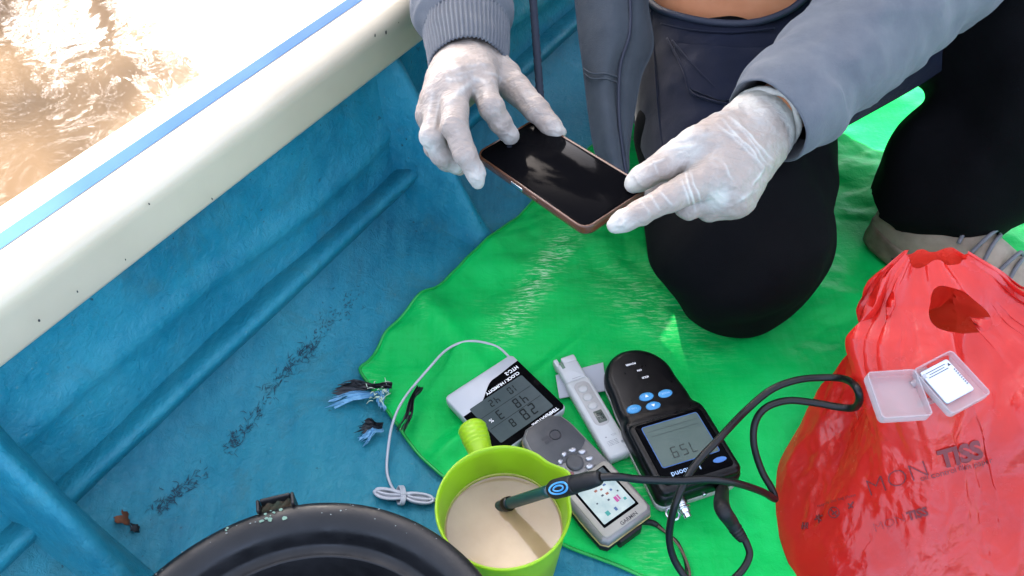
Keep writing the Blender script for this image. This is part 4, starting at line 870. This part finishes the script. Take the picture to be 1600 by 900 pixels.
V, F = join(seg7('20', .0062, .0012, -.0165, .01735, .0008)); c_, s_ = 0, 1; V = np.c_[-(V[:, 1] + .0165) + .0012, (V[:, 0] - .0012) - .0165, V[:, 2]]; mk('digits', V, F, DIGIT, fp)
lt = [tplace(tmesh('TDS', .0035), .004, -.0440, .01645, 0), flat(rrect(.0018, .0018, .0006, 2, -.0055, -.0440), .01645)] + [flat(rrect(.0012 + .0006 * ((i * 7) % 3), .0007, .0002, 1, -.007 + (i % 6) * .0022, -.0500 - (i // 6) * .0018), .01645) for i in range(24)] + [flat(rrect(.0032, .0032, .0002, 1, .0092, -.0555), .01648)]
mk('label_print', *join(*lt), M('grey_print', (.20, .21, .22), .5), pen, smooth=False)
mk('cap_print', *flat(rrect(.012, .0007, .0002, 1, .001, hy - .026), .0152), bpy.data.materials['grey_print'], cp)

# pale card lying under the tester and the meter
q = [G(872, 610, .0135), G(884, 622, .0135), G(942, 614, .0135), G(938, 570, .0135), G(906, 577, .0135)]; q = [G(868, 588, .0105), G(874, 624, .0105), G(948, 612, .0105), G(942, 568, .0105)]
c = np.mean(q, 0); card = None; O2 = np.array([(p - c)[:2] for p in q]); V, F = prism(O2, [(0, 0), (0, .0012)]); V[:, 2] += .0118
card = mk('card', V, F, M('pale_card', (0.3312, 0.3528, 0.3888), .6), None, smooth=False); card.location = (c[0], c[1], 0)
tag(card, 'pale plastic card tucked under the white tester and the black meter', 'card')

# multiparameter meter, lying with its display towards the camera
A, B = G(977, 556, .030), G(1095, 768, .034); cm = (A + B) / 2; meter = thing('water_quality_meter', 'black handheld water quality meter with four blue oval buttons and large display', 'meter', (cm[0], cm[1], .0105), placed(A, B)); L = .198
ys = np.r_[-.099 + .0435 * (1 - np.cos(np.linspace(0.05, math.pi / 2, 14))), np.linspace(-.045, -.012, 5), np.linspace(-.008, .010, 8), np.linspace(.02, .088, 6), .088 + .011 * np.sin(np.linspace(.15, math.pi / 2, 6))]
def mhw(y):
    a = np.where(y < -.0555, .0415 * np.sqrt(np.clip(1 - ((y + .0555) / .0437) ** 2, 0, 1)), .0415 + .003 * sstep(-.05, -.02, y)); a = a + .005 * sstep(-.012, .008, y)
    return np.where(y > .088, a - .011 * (1 - np.sqrt(np.clip(1 - ((y - .088) / .0112) ** 2, 0, 1))), a)
o = np.vstack([np.c_[mhw(ys), ys], np.c_[-mhw(ys[::-1]), ys[::-1]]])
GREYSH = M('pale_grey_shell', (.34, .33, .31), .45, c2=(.28, .27, .25), vs=50, bs=700, bd=.0003)
V, F = prism(o, [(.007, 0), (.002, .004), (.0004, .012), (0, .0175)]); mk('back_shell', V, F, GREYSH, meter)
V, F = prism(o, [(.0008, .0175), (-.0003, .0185), (0, .0225), (.0014, .0275), (.005, .0302), (.010, .0312)], lambda x, y, z: .006 * sstep(-.012, .004, y) * (z > .02)); fs = mk('front_shell', V, F, BLACKPL, meter, angle=50)
o2 = rrect(.0935, .0905, .008, 5, 0, .0515); V, F = prism(o2, [(0, .030), (0, .0385), (.0015, .0405), (.006, .0412)], lambda x, y, z: .002 * (y - .05) / .05); hs = mk('display_housing', V, F, BLACKPL, meter, angle=50)
pl = rrect(.080, .078, .004, 4, 0, .0500); V, F = prism(pl, [(0, .0405), (0, .0422), (.0008, .0426)], lambda x, y, z: .002 * (y - .05) / .05); gp_ = mk('display_glass', V, F, BLACKGLOSS, hs)
def tilt(vf): V, F = vf; V = V.copy(); V[:, 2] += .002 * (V[:, 1] - .05) / .05; return V, F
mk('display_border', *tilt(flat(rrect(.068, .0545, .003, 4, 0, .0425), .0429)), M('blue_line', (.03, .10, .28), .3), gp_)
ld = mk('lcd', *tilt(flat(rrect(.0662, .0527, .0022, 4, 0, .0425), .0431)), M('grey_green_lcd', (.075, .105, .092), .2, spec=.3, c2=(.088, .118, .104), vs=25), gp_)
mk('digits', *tilt(join(seg7('759', .0135, .002, .0555, .0433, .0013), flat(rrect(.056, .0004, .0001, 1, 0, .030), .0433), flat(rrect(.060, .0004, .0001, 1, 0, .0235), .0433))), M('lcd_ink', (.018, .026, .024), .3), ld)
mk('lettering', *tilt(tplace(tmesh('Lovibond', .0090, .0001), .0120, .0795, .0430)), M('pale_blue_print', (.28, .42, .60), .4), gp_)
mk('oval_badge', *tilt(join(flat(ell(.0078, .0032, 24, -.028, .0790), .0429), flat(ell(.0070, .0026, 24, -.028, .0790), .04315))), [M('badge_blue', (.05, .16, .42), .4)], gp_)
BLUEB = M('blue_button', (0.0360, 0.2160, 0.4464), .4, c2=(0.0504, 0.2592, 0.4896), vs=60)
for nm, x, y in (('left', .0330 - .006, -.0155), ('up', .0105 - .004, -.0265), ('right', -.0175 + .0015, -.0245 + .001), ('down', .0090 - .0045, -.0125)):
    V, F = prism(ell(.0088, .0056, 26, x, y), [(0, .030), (0, .0322), (.0008, .0330), (.002, .0334)]); kb = mk('button', V, F, BLUEB, fs)
    if nm in ('up', 'down'):
        s = -1 if nm == 'up' else 1; mk('arrow', *flat(np.array([(x - .0022, y - s * .0014), (x + .0022, y - s * .0014), (x, y + s * .0020)]), .03355), PRINTW, kb)
    else: mk('button_text', *tplace(tmesh('CAL' if nm == 'left' else 'MODE', .0034), x, y, .03355, 0), M('pale_text', (.35, .55, .75), .5), kb)
mk('key_legends', *join(*[tplace(tmesh(s, .0036, .0001), x, y, .0316 if y < -.03 else .0325, 0) for s, x, y in (('POWER', .004, -.0755), ('ON', -.003 + .001, -.0640), ('HOLD', -.002 - .003, -.0525), ('MIN  MAX', -.006 - .004, -.0415))]), PRINTW, fs)
# sockets on the near end
def cyl(p0, p1, r, n=20): return tube(np.array([p0, p1], float), r, n, 2)
V, F = join(cyl((.024, .098, .018), (.024, .104, .018), .0075), cyl((.024, .104, .018), (.024, .113, .018), .0058), cyl((.024, .110, .018), (.024, .118, .018), .0040), tube(np.array([(.024 + .0068 * math.cos(a), .1075, .018 + .0068 * math.sin(a)) for a in np.linspace(0, 6.28, 14)]), .0012, 7, 30, cap=False)); mk('bnc_socket', V, F, SILVER, meter, angle=40)
V, F = join(tube(np.array([(.035 + .007 * math.cos(a), .106 + .007 * math.sin(a), .012) for a in np.linspace(0, 6.28, 14)]), .0016, 7, 30, cap=False)); mk('socket_ring', V, F, SILVER, meter)
V, F = cyl((-.004, .0985, .019), (-.004, .1005, .019), .0022); mk('screw', V, F, SILVER, meter)
V, F = cyl((-.030, .0985, .029), (-.030, .1000, .029), .0030); mk('screw', V, F, M('green_led', (.05, .22, .10), .3), meter)

# red carrier bag
def m_bag():
    m, nt, b, out = nodes('red_film'); v = coords(nt)
    nt.links.new(ramp(nt, noise(nt, v, 7, 4, .6, .5), [(.3, (.48, .014, .012)), (.55, (.62, .032, .022)), (.75, (.72, .060, .038))]), b.inputs['Base Color'])
    nt.links.new(ramp(nt, noise(nt, v, 35, 4), [(.3, (.16,) * 3), (.7, (.30,) * 3)]), b.inputs['Roughness']); b.inputs['Specular IOR Level'].default_value = .7
    n1 = bump(nt, b, noise(nt, v, 14, 4, .55, 1.6), .4, .006); vv = coords(nt, 'Object', (40, 40, 14)); bump(nt, b, noise(nt, vv, 1.2, 4, .5, 1.4), .4, .003, n1)
    tr = nt.nodes.new('ShaderNodeBsdfTranslucent'); tr.inputs[0].default_value = (.90, .055, .036, 1); mx = nt.nodes.new('ShaderNodeMixShader'); mx.inputs[0].default_value = .4; nt.links.new(b.outputs[0], mx.inputs[1]); nt.links.new(tr.outputs[0], mx.inputs[2])
    tp = nt.nodes.new('ShaderNodeBsdfTransparent'); tp.inputs[0].default_value = (1, .12, .10, 1); m2 = nt.nodes.new('ShaderNodeMixShader'); m2.inputs[0].default_value = .10; nt.links.new(mx.outputs[0], m2.inputs[1]); nt.links.new(tp.outputs[0], m2.inputs[2]); nt.links.new(m2.outputs[0], out.inputs[0]); return m
BAG = m_bag(); bagc = np.array([.485, .425]); bag = thing('carrier_bag', 'translucent red plastic carrier bag with faded black lettering, standing full on the tarpaulin', 'bag', (bagc[0], bagc[1], .006))
ST = [(.000, .460, .390, .180, .152), (.012, .464, .393, .178, .156), (.05, .474, .410, .160, .150), (.10, .474, .430, .138, .134), (.150, .464, .450, .128, .108), (.189, .446, .468, .118, .080), (.212, .428, .486, .108, .056), (.232, .414, .500, .088, .038), (.252, .400, .514, .060, .020), (.270, .390, .527, .030, .006)]
ST = np.array(ST); nz_, na = 190, 460; zz = np.linspace(0, .270, nz_); cx, cy, rx, ry = [spline(ST[:, [0, k]], 400)[:, 1] for k in (1, 2, 3, 4)]; zq = spline(ST[:, [0, 0]], 400)[:, 0]
cx, cy, rx, ry = [np.interp(zz, zq, a) for a in (cx, cy, rx, ry)]; ta = np.linspace(0, 2 * math.pi, na, endpoint=False)
Z, T = np.meshgrid(zz, ta, indexing='ij'); ct, st_ = np.cos(T), np.sin(T); sq = (np.abs(ct) ** 3 + np.abs(st_) ** 3) ** (-1 / 3) * .45 + .55
ring = np.stack([ct, st_, Z * 0], -1)
neck = sstep(.12, .25, Z)
fr = .045 * vnoise(np.stack([ct * 2.4, st_ * 2.4, Z * 6], -1), 1, 61) + .10 * neck * (ridged(np.stack([ct * 3.0, st_ * 3.0, Z * 5], -1), 1, 2, 63) - .9) + .012 * (ridged(np.stack([ct * 3.4 + Z * 5, st_ * 3.4, Z * 22], -1), 1, 3, 66) - .9) * (1 - .5 * neck)
rr = sq * (1 + fr * sstep(0, .03, Z))
V = np.stack([cx[:, None] + rx[:, None] * ct * rr, cy[:, None] + ry[:, None] * st_ * rr, Z + .006], -1).reshape(-1, 3)
F = grid_faces(nz_, na, True); F.append(tuple(range(na))[::-1])
V[:, 2] += (.010 * vnoise(np.stack([ct * 2.2, st_ * 2.2, Z * 0], -1), 1, 91) * sstep(.2, .266, Z)).ravel(); N = vnormals(V, F); zz_v = np.repeat(zz, na); hk = sstep(0, .04, zz_v) * sstep(.268, .235, zz_v)
V = V + N * (hk * (.020 * crumple(V, 8, .07, .18, 71, .02) + .0030 * crumple(V, 7, .03, .07, 72, .012) * sstep(.10, .2, zz_v)))[:, None]; N = vnormals(V, F); pxv, pyv = proj(V)
ha_ = np.arctan2((pyv - 487) / 42, (pxv - 1495 - .25 * (pyv - 485)) / 40); hr_ = 1 + .16 * np.sin(2 * ha_ + 1.1) + .10 * np.sin(3 * ha_ + .4) + .05 * np.sin(5 * ha_)
hole = (((pxv - 1495 - .25 * (pyv - 485)) / 40) ** 2 + ((pyv - 487) / 42) ** 2 < hr_ ** 2) & ((N @ CF) < .1)
F0 = F; F = [f for f in F if len(f) > 4 or not all(hole[i] for i in f)]
bnd = {i for f in F0 if len(f) == 4 and all(hole[j] for j in f) for i in f} & {i for f in F for i in f}
for i in bnd:                                            # a clean edge round the hand hole
    a, b_ = (pxv[i] - 1495 - .25 * (pyv[i] - 485)) / 40, (pyv[i] - 487) / 42; k_ = hr_[i] / max(math.hypot(a, b_), .2); dep = float((V[i] - CP) @ CF); yy_ = 487 + b_ * k_ * 42; V[i] = D(1495 + a * k_ * 40 + .25 * (yy_ - 485), yy_, dep)
film = mk('film', V, F, BAG, bag, world=True)
from mathutils.bvhtree import BVHTree
bvh = BVHTree.FromPolygons([Vector(v) for v in V], [f for f in F if len(f) == 4])
def on_bag(px, py, lift=.0012):
    d = sight(px, py); h = bvh.ray_cast(Vector(CP), Vector(d)); return (np.array(h[0]) + np.array(h[1]) * lift * (1 if np.dot(h[1], d) < 0 else -1)) if h[0] is not None else None
def bag_depth(px, py):
    p = on_bag(px, py, 0); return float((p - CP) @ CF) if p is not None else .80
INK = M('faded_ink', (.12, .010, .014), .6); INK2 = M('ghost_ink', (.24, .012, .014), .6)
def bag_text(s, cxp, cyp, hpx, ang, bold, mat, name, xs=1.0):
    V, F = tmesh(s, 1.0, bold); V = V[:, :2]; V = V * hpx / .7 * [xs, 1]; a = R(ang); Q = np.c_[cxp + V[:, 0] * math.cos(a) + V[:, 1] * math.sin(a), cyp + V[:, 0] * math.sin(a) - V[:, 1] * math.cos(a)]
    me_ = [on_bag(*p) for p in Q]; ok = [p is not None for p in me_]; W_ = np.array([p if p is not None else (0, 0, 0) for p in me_]); mk(name, W_, [f for f in F if all(ok[i] for i in f)], mat, film, world=True, smooth=False)
bag_text('MON', 1403, 748, 27, -20, -.022, INK, 'print', 1.12); bag_text('TISS', 1500, 711, 27, -15, .045, INK, 'print', 1.0); bag_text('oil control film paper', 1494, 733, 9, -15, .0, INK, 'print', 1.05)
bag_text('MON', 1390, 817, 13, -20, -.01, INK2, 'print', 1.2); bag_text('TISS', 1434, 803, 13, -16, .045, INK, 'print', 1.0); bag_text('recycle this bag please', 1308, 782, 4.5, -17, .0, INK, 'print', 1.1)
def bag_rings(cx_, cy_, rads, name, extra=()):
    parts = []
    for r in rads: parts.append(tube(np.array([on_bag(cx_ + r * math.cos(a), cy_ + r * math.sin(a), .001) for a in np.linspace(0, 6.28, 20)]), .0005, 5, 40, cap=False))
    for seg in extra: parts.append(tube(np.array([on_bag(cx_ + a, cy_ + b, .001) for a, b in seg]), .0008, 5, 8))
    mk(name, *join(*parts), INK, film, world=True)
bag_rings(1304, 801, (8,), 'symbol', (((-5, -5), (0, 0), (5, 5)), ((-3, 3), (0, 1), (4, -2))))
bag_rings(1280, 810, (), 'symbol', (((-6, 3), (0, -1), (6, -4)), ((0, -5), (0, 2), (1, 7)), ((-4, -4), (-1, -1), (4, 4))))
bag_rings(1258, 822, (), 'symbol', (((-4, 5), (-3, 0), (-2, -5)), ((0, 5), (1, 0), (2, -5)), ((4, 4), (4, 0), (5, -5)), ((-4, 0), (0, 0), (5, -1))))
bag_rings(1330, 790, (), 'symbol', (((-3, 5), (0, 0), (4, -6)), ((-4, -3), (0, 0), (3, 3))))

# probe: shaft in the cup, cable looping over the meter to its plug
PB = G(795, 787, .086); PT = D(890, 757, .700); ax_ = unit(PT - PB); cap0 = PB + ax_ * .078; probe = thing('electrode_probe', 'dark green probe dipped in the cup, its black cable looping to the meter', 'probe', tuple(PB))
TEAL = M('teal_probe', (.002, .028, .033), .30, c2=(.003, .034, .038), vs=40, spec=.6)
mk('shaft', *tube(np.array([PB - ax_ * .05, cap0]), .0057, 20, 12), TEAL, probe, world=True)
mk('tip_guard', *tube(np.array([PB - ax_ * .006, PB + ax_ * .002]), .0070, 20, 4), BLACKPL, probe, world=True)
E1 = D(938, 746, .690); a2 = unit(E1 - cap0); LN = float(np.linalg.norm(E1 - cap0))
hd_ = mk('handle', *tube(np.array([cap0 + a2 * t * LN for t in (-.05, .02, .1, .42, .46, .5, .75, .95, 1)]), [.0068, .0086, .0090, .0088, .0078, .0080, .0078, .0066, .0052], 24, 60), BLACKMATT, probe, world=True)
cc = cap0 + a2 * LN * .24; upv = unit(-sight(*proj(cc)) - a2 * (-sight(*proj(cc)) @ a2)); sd = np.cross(a2, upv)
t = np.linspace(0, 6.28, 26); mk('oval_emblem', *tube(np.array([cc + upv * .0089 * math.cos(.62 * math.sin(a)) + sd * .0089 * math.sin(.55 * math.sin(a)) + a2 * .0100 * math.cos(a) for a in t]), .0010, 7, 60, cap=False), BLUEB, hd_, world=True)
mk('oval_emblem', *tube(np.array([cc + upv * .0090 * math.cos(.3 * math.sin(a)) + sd * .0090 * math.sin(.25 * math.sin(a)) + a2 * .0055 * math.cos(a) for a in t]), .0008, 7, 60, cap=False), BLUEB, hd_, world=True)
P = [E1, D(965, 745, .690), D(1000, 749, .702), D(1060, 751, .715), D(1105, 749, .720), D(1150, 755, .735), D(1190, 768, .765), D(1207, 778, .79), D(1211, 778, .80), D(1205, 762, .80), D(1190, 735, .805), D(1178, 695, .80), D(1180, 660, .795), D(1197, 637, .79), D(1230, 626, .79), D(1270, 629, .785), D(1310, 636, .775), D(1334, 637, .762), D(1343, 624, .758), D(1337, 604, .762), D(1318, 592, .775), D(1285, 590, .79), D(1245, 594, .80), D(1205, 609, .80), D(1165, 642, .785), D(1125, 684, .76), D(1085, 728, .745), D(1058, 780, .74), D(1046, 830, .755), D(1050, 865, .765), D(1066, 895, .77), D(1090, 918, .765), D(1130, 915, .765), D(1158, 893, .768), D(1171, 868, .772), D(1166, 848, .775), D(1160, 838, .776)]
for k_ in range(13, 24):
    x_, y_ = proj(P[k_]); dd_ = min(bag_depth(x_ + e, y_ + f) for e in (-8, 0, 8) for f in (-8, 8)) - .008; P[k_] = D(x_, y_, min(float((P[k_] - CP) @ CF), dd_))
mk('cable', *tube(np.array(P), .0036, 10, 520), CABLE, probe, world=True)
mR = np.array(ROOTM[meter]); sck = (mR @ np.array([-.024, .101, .021, 1]))[:3]; P = [sck, D(1128, 792, .765), D(1142, 815, .770), D(1153, 832, .774), D(1160, 841, .776)]
def boot(t, th, V): return .0007 * np.sign(np.sin(t * 70)) * (t > .62)
mk('plug', *tube(np.array(P), [.0068, .0078, .0070, .0056, .0046], 18, 60, disp=boot), BLACKMATT, probe, world=True)

# lime dipper cup
cz = .120; cc = np.array([-.008, .3592]); CUPM, nt, b, out = nodes('lime_plastic'); nt.links.new(ramp(nt, noise(nt, coords(nt), 30, 4), [(.3, (.31, .50, .014)), (.7, (.36, .56, .022))]), b.inputs['Base Color']); b.inputs['Roughness'].default_value = .32
tr = nt.nodes.new('ShaderNodeBsdfTranslucent'); tr.inputs[0].default_value = (.38, .66, .018, 1); mx = nt.nodes.new('ShaderNodeMixShader'); mx.inputs[0].default_value = .45; nt.links.new(b.outputs[0], mx.inputs[1]); nt.links.new(tr.outputs[0], mx.inputs[2]); nt.links.new(mx.outputs[0], out.inputs[0])
cup = thing('dipper_cup', 'lime green plastic dipper cup with ribbed handle, holding brown water', 'cup', (cc[0], cc[1], .0035))
pr = [(.0, .002), (.045, .002), (.0515, .004), (.0535, .012), (.058, .07), (.0605, .112), (.0625, .1160), (.0632, .1185), (.0622, .1200), (.0606, .1190), (.0590, .112), (.0565, .07), (.0518, .014), (.049, .007), (.0, .006)]
n = 120; V, F = lathe(pr, n); th = np.arctan2(V[:, 1], V[:, 0]); spa = math.atan2(G(893, 742, cz)[1] - cc[1], G(893, 742, cz)[0] - cc[0])
dth = (th - spa + math.pi) % (2 * math.pi) - math.pi; sp = np.exp(-(dth / .20) ** 2) * sstep(.07, .118, V[:, 2]); rad = np.hypot(V[:, 0], V[:, 1]); kf = 1 + sp * .0075 / np.maximum(rad, .01) - .05 * np.exp(-((abs(dth) - .38) / .12) ** 2) * sstep(.07, .118, V[:, 2]) * .35
V[:, 0] *= kf; V[:, 1] *= kf; V[:, 2] += sp * .002; mk('bowl', V, F, CUPM, cup)
hdir = unit(np.r_[G(746, 690, .112)[:2] - cc, 0]); P0 = np.r_[0, 0, .104] + hdir * .0655
def hrib(t, th, V): return .00022 * np.cos(t * 60) * (t > .3) * (t < .93)
mk('handle', *tube(np.array([P0 - hdir * .003, P0 + hdir * .008 + [0, 0, .001], P0 + hdir * .018 + [0, 0, .002], P0 + hdir * .030 + [0, 0, .003], P0 + hdir * .034 + [0, 0, .003]]), [.0120, .0125, .0140, .0145, .0105], 32, 70, disp=hrib), CUPM, cup)
liq = tag(mk('sample_water', *lathe([(.0, .0), (.0545, .0), (.0556, .0004), (.0561, .0016), (.0562, .0016)], 90, False), M('silty_water', (.26, .172, .090), .08, c2=(.36, .255, .148), vs=13, spec=.5, bs=25, bd=.0006, bst=.3, detail=6), None), 'cloudy brown water sample filling the lime cup', 'water')
liq.location = (cc[0], cc[1], .0745)
mk('tide_line', *lathe([(.0566, .0022), (.0571, .0055), (.0569, .0058), (.0563, .0024)], 90), M('silt_film', (.26, .24, .06), .5, c2=(.34, .36, .05), vs=120), liq)
tb = lathe([(.0562, .0), (.0520, -.055), (.0, -.055)], 90); mk('water_body', *tb, bpy.data.materials['silty_water'], liq)

# black bucket
bc = np.array([-.162, .173]); br = .1755; bzz = .15; BKT = M('black_bucket', (0.0045, 0.0050, 0.0060), .42, spec=.3, c2=(0.0075, 0.0080, 0.0095), vs=24, bs=120, bd=.0008, rv=.12); bk = thing('bucket', 'round black plastic bucket with thick scuffed rim, cut by the bottom of the photo', 'bucket', (bc[0], bc[1], .002))
pr = [(.0, 0), (.118, 0), (.125, .004), (.150, .118), (.156, .122), (.1735, .124), (.1760, .130), (.1762, .141), (.1735, .1475), (.168, .1500), (.160, .1485), (.1525, .1435), (.149, .138), (.1470, .126), (.1455, .1215), (.1385, .1195), (.1368, .1203), (.1358, .1185), (.122, .05), (.118, .022), (.116, .012), (.110, .0085), (.092, .0085), (.0905, .0108), (.086, .0108), (.0845, .0085), (.052, .0085), (.0505, .0105), (.046, .0105), (.0445, .0085), (.0, .0085)]
V, F = lathe(pr, 160); V[:, 2] += .0008 * fbm(V, 18, 2, 3) * (V[:, 2] > .1); body = mk('body', V, F, BKT, bk)
la = math.atan2(G(432, 797, .15)[1] - bc[1], G(432, 797, .15)[0] - bc[0]); l_ = np.array([math.cos(la), math.sin(la), 0]); s_ = np.array([-l_[1], l_[0], 0])
V, F = [], []
def lugbox(x0, x1, y0, y1, z0, z1):
    v = [l_ * x + s_ * y + np.array([0, 0, z]) for x in (x0, x1) for y in (y0, y1) for z in (z0, z1)]; f = [(0, 1, 3, 2), (4, 6, 7, 5), (0, 4, 5, 1), (2, 3, 7, 6), (0, 2, 6, 4), (1, 5, 7, 3)]; return np.array(v), f
lug = mk('handle_lug', *join(lugbox(.172, .184, -.0165, -.0135, .118, .153), lugbox(.172, .184, .0135, .0165, .118, .153), lugbox(.1815, .1845, -.0133, .0133, .118, .1525)), BKT, bk, smooth=False)
bm_ = lug.modifiers.new('bevel', 'BEVEL'); bm_.width = .0012; bm_.segments = 2
ALG = M('algae_crust', (.10, .22, .14), .9, c2=(.20, .15, .06), vs=160, bs=300, bd=.002)
RUST = M('rust', (.055, .03, .014), .9, c2=(.03, .04, .022), vs=140, bs=300, bd=.002)
g_ = []
for i in range(12):
    for j in range(7): x = .1745 + .007 * j / 6; y = -.0132 + .0264 * i / 11; g_.append(l_ * x + s_ * y + np.array([0, 0, .1425 + .002 * math.sin(i * 1.7 + j) + .003 * (j / 6)]))
mk('rusty_crust', np.array(g_), [f[::-1] for f in grid_faces(12, 7)], RUST, lug)
rg = np.random.default_rng(9); V, F = [], []
for i in range(56):                                     # dried green-white crust flakes and scuffs along the rim
    a = la + (rg.normal(.09, .07) if i < 14 else rg.uniform(-1.5, 1.0)); r = rg.uniform(.160, .1735); s = rg.uniform(.0006, .0022) * (1 if i < 14 else .35); z = np.interp(r, [.1525, .160, .168, .1735], [.1435, .1485, .1500, .1475]) + .0009; o_ = len(V)
    for k in range(6): e = k / 6 * 6.28; rr_ = s * rg.uniform(.5, 1.2); V.append(np.array([r * math.cos(a), r * math.sin(a), z]) + np.array([math.cos(e) * rr_ * 1.3, math.sin(e) * rr_, 0]))
    F.append(tuple(range(o_, o_ + 6)))
nf = len(F); fl = tag(mk('rim_flakes', V, F, [M('flake_pale', (.16, .19, .19), .9), M('flake_green', (.11, .19, .15), .9)], body, smooth=False), kind='stuff')
for i, p in enumerate(fl.data.polygons): p.material_index = 1 if i < 14 else 0

# open clear case resting on the bag
CLEAR, nt, b, out = nodes('frosted_plastic'); b.inputs['Base Color'].default_value = (.46, .44, .46, 1); b.inputs['Roughness'].default_value = .28
tr = nt.nodes.new('ShaderNodeBsdfTranslucent'); tr.inputs[0].default_value = (.45, .42, .44, 1); mx = nt.nodes.new('ShaderNodeMixShader'); mx.inputs[0].default_value = .35; nt.links.new(b.outputs[0], mx.inputs[1]); nt.links.new(tr.outputs[0], mx.inputs[2])
tp = nt.nodes.new('ShaderNodeBsdfTransparent'); m2 = nt.nodes.new('ShaderNodeMixShader'); m2.inputs[0].default_value = .58; nt.links.new(mx.outputs[0], m2.inputs[1]); nt.links.new(tp.outputs[0], m2.inputs[2]); nt.links.new(m2.outputs[0], out.inputs[0])
def frame_from(pts):                                     # o: corner pixels TL, TR, BR, BL with a depth each -> local plane
    P = [D(*p) for p in pts]; c = np.mean(P, 0); x = unit(P[1] - P[0] + P[2] - P[3]); y = unit((P[0] - P[3]) + (P[1] - P[2])); z = unit(np.cross(x, y)); y = np.cross(z, x)
    return c, x, y, z, (np.linalg.norm(P[1] - P[0]) + np.linalg.norm(P[2] - P[3])) / 2, (np.linalg.norm(P[0] - P[3]) + np.linalg.norm(P[1] - P[2])) / 2
bd = bag_depth(1445, 620); dz = .014
case = thing('memory_card_case', 'open clear plastic memory card case lying on top of the red bag', 'case', tuple(D(1443, 615, bd - dz)))
def tray(corners, name, hgt):
    c, x, y, z, w_, h_ = frame_from(corners); o = rrect(w_, h_, .004, 4); oi = inset(o, .0012); n = len(o); V = []
    for q, zz_ in ((o, 0), (o, hgt), (oi, hgt), (oi, .0012)): V += [c + x * a + y * b_ + z * zz_ for a, b_ in q]
    F = grid_faces(4, n, True); F.append(tuple(range(n))[::-1]); F.append(tuple(3 * n + j for j in range(n))); return mk(name, np.array(V), F, CLEAR, case, world=True, smooth=False), (c, x, y, z, w_, h_)
t1, f1 = tray([(1352, 588, bd + .004), (1428, 586, bd + .006), (1447, 655, bd - .020), (1368, 663, bd - .020)], 'lid', .010)
t2, f2 = tray([(1432, 580, bd + .004), (1486, 551, bd + .012), (1539, 622, bd - .014), (1471, 658, bd - .022)], 'base', .008)
c, x, y, z, w_, h_ = f2
V, F = rbox(w_ * .70, h_ * .70, .0022, .002, .0004, -.001, h_ * .06, .0022); V = c + V[:, :1] * x + V[:, 1:2] * y + V[:, 2:] * z; ins = mk('memory_card', V, F, M('card_label', (.40, .45, .53), .45), t2, world=True)
pr_ = join(*[flat(rrect(w_ * .5 * (1 - .25 * (k % 2)), .0006, .0001, 1, -.002, h_ * .34 - k * .0022), .0047) for k in range(3)], flat(np.array([(w_ * .22, h_ * .28), (w_ * .30, h_ * .28), (w_ * .27, h_ * .34)]), .0047), *[flat(rrect(.0016, .0010, .0001, 1, w_ * .29, h_ * .18 - k * .0022), .0047) for k in range(8)])
V, F = pr_; V = c + V[:, :1] * x + V[:, 1:2] * y + V[:, 2:] * z; mk('card_print', V, F, PRINTK, ins, world=True, smooth=False)
for a, b_ in (((1430, 598), (1440, 592)), ((1443, 630), (1455, 626))):
    p, q = D(*a, bd - .002), D(*b_, bd - .002); mk('hinge', *tube(np.array([p - unit(p - q) * -.004, (p + q) / 2, q + unit(q - p) * .004]), .0030, 8, 10), CLEAR, case, world=True)
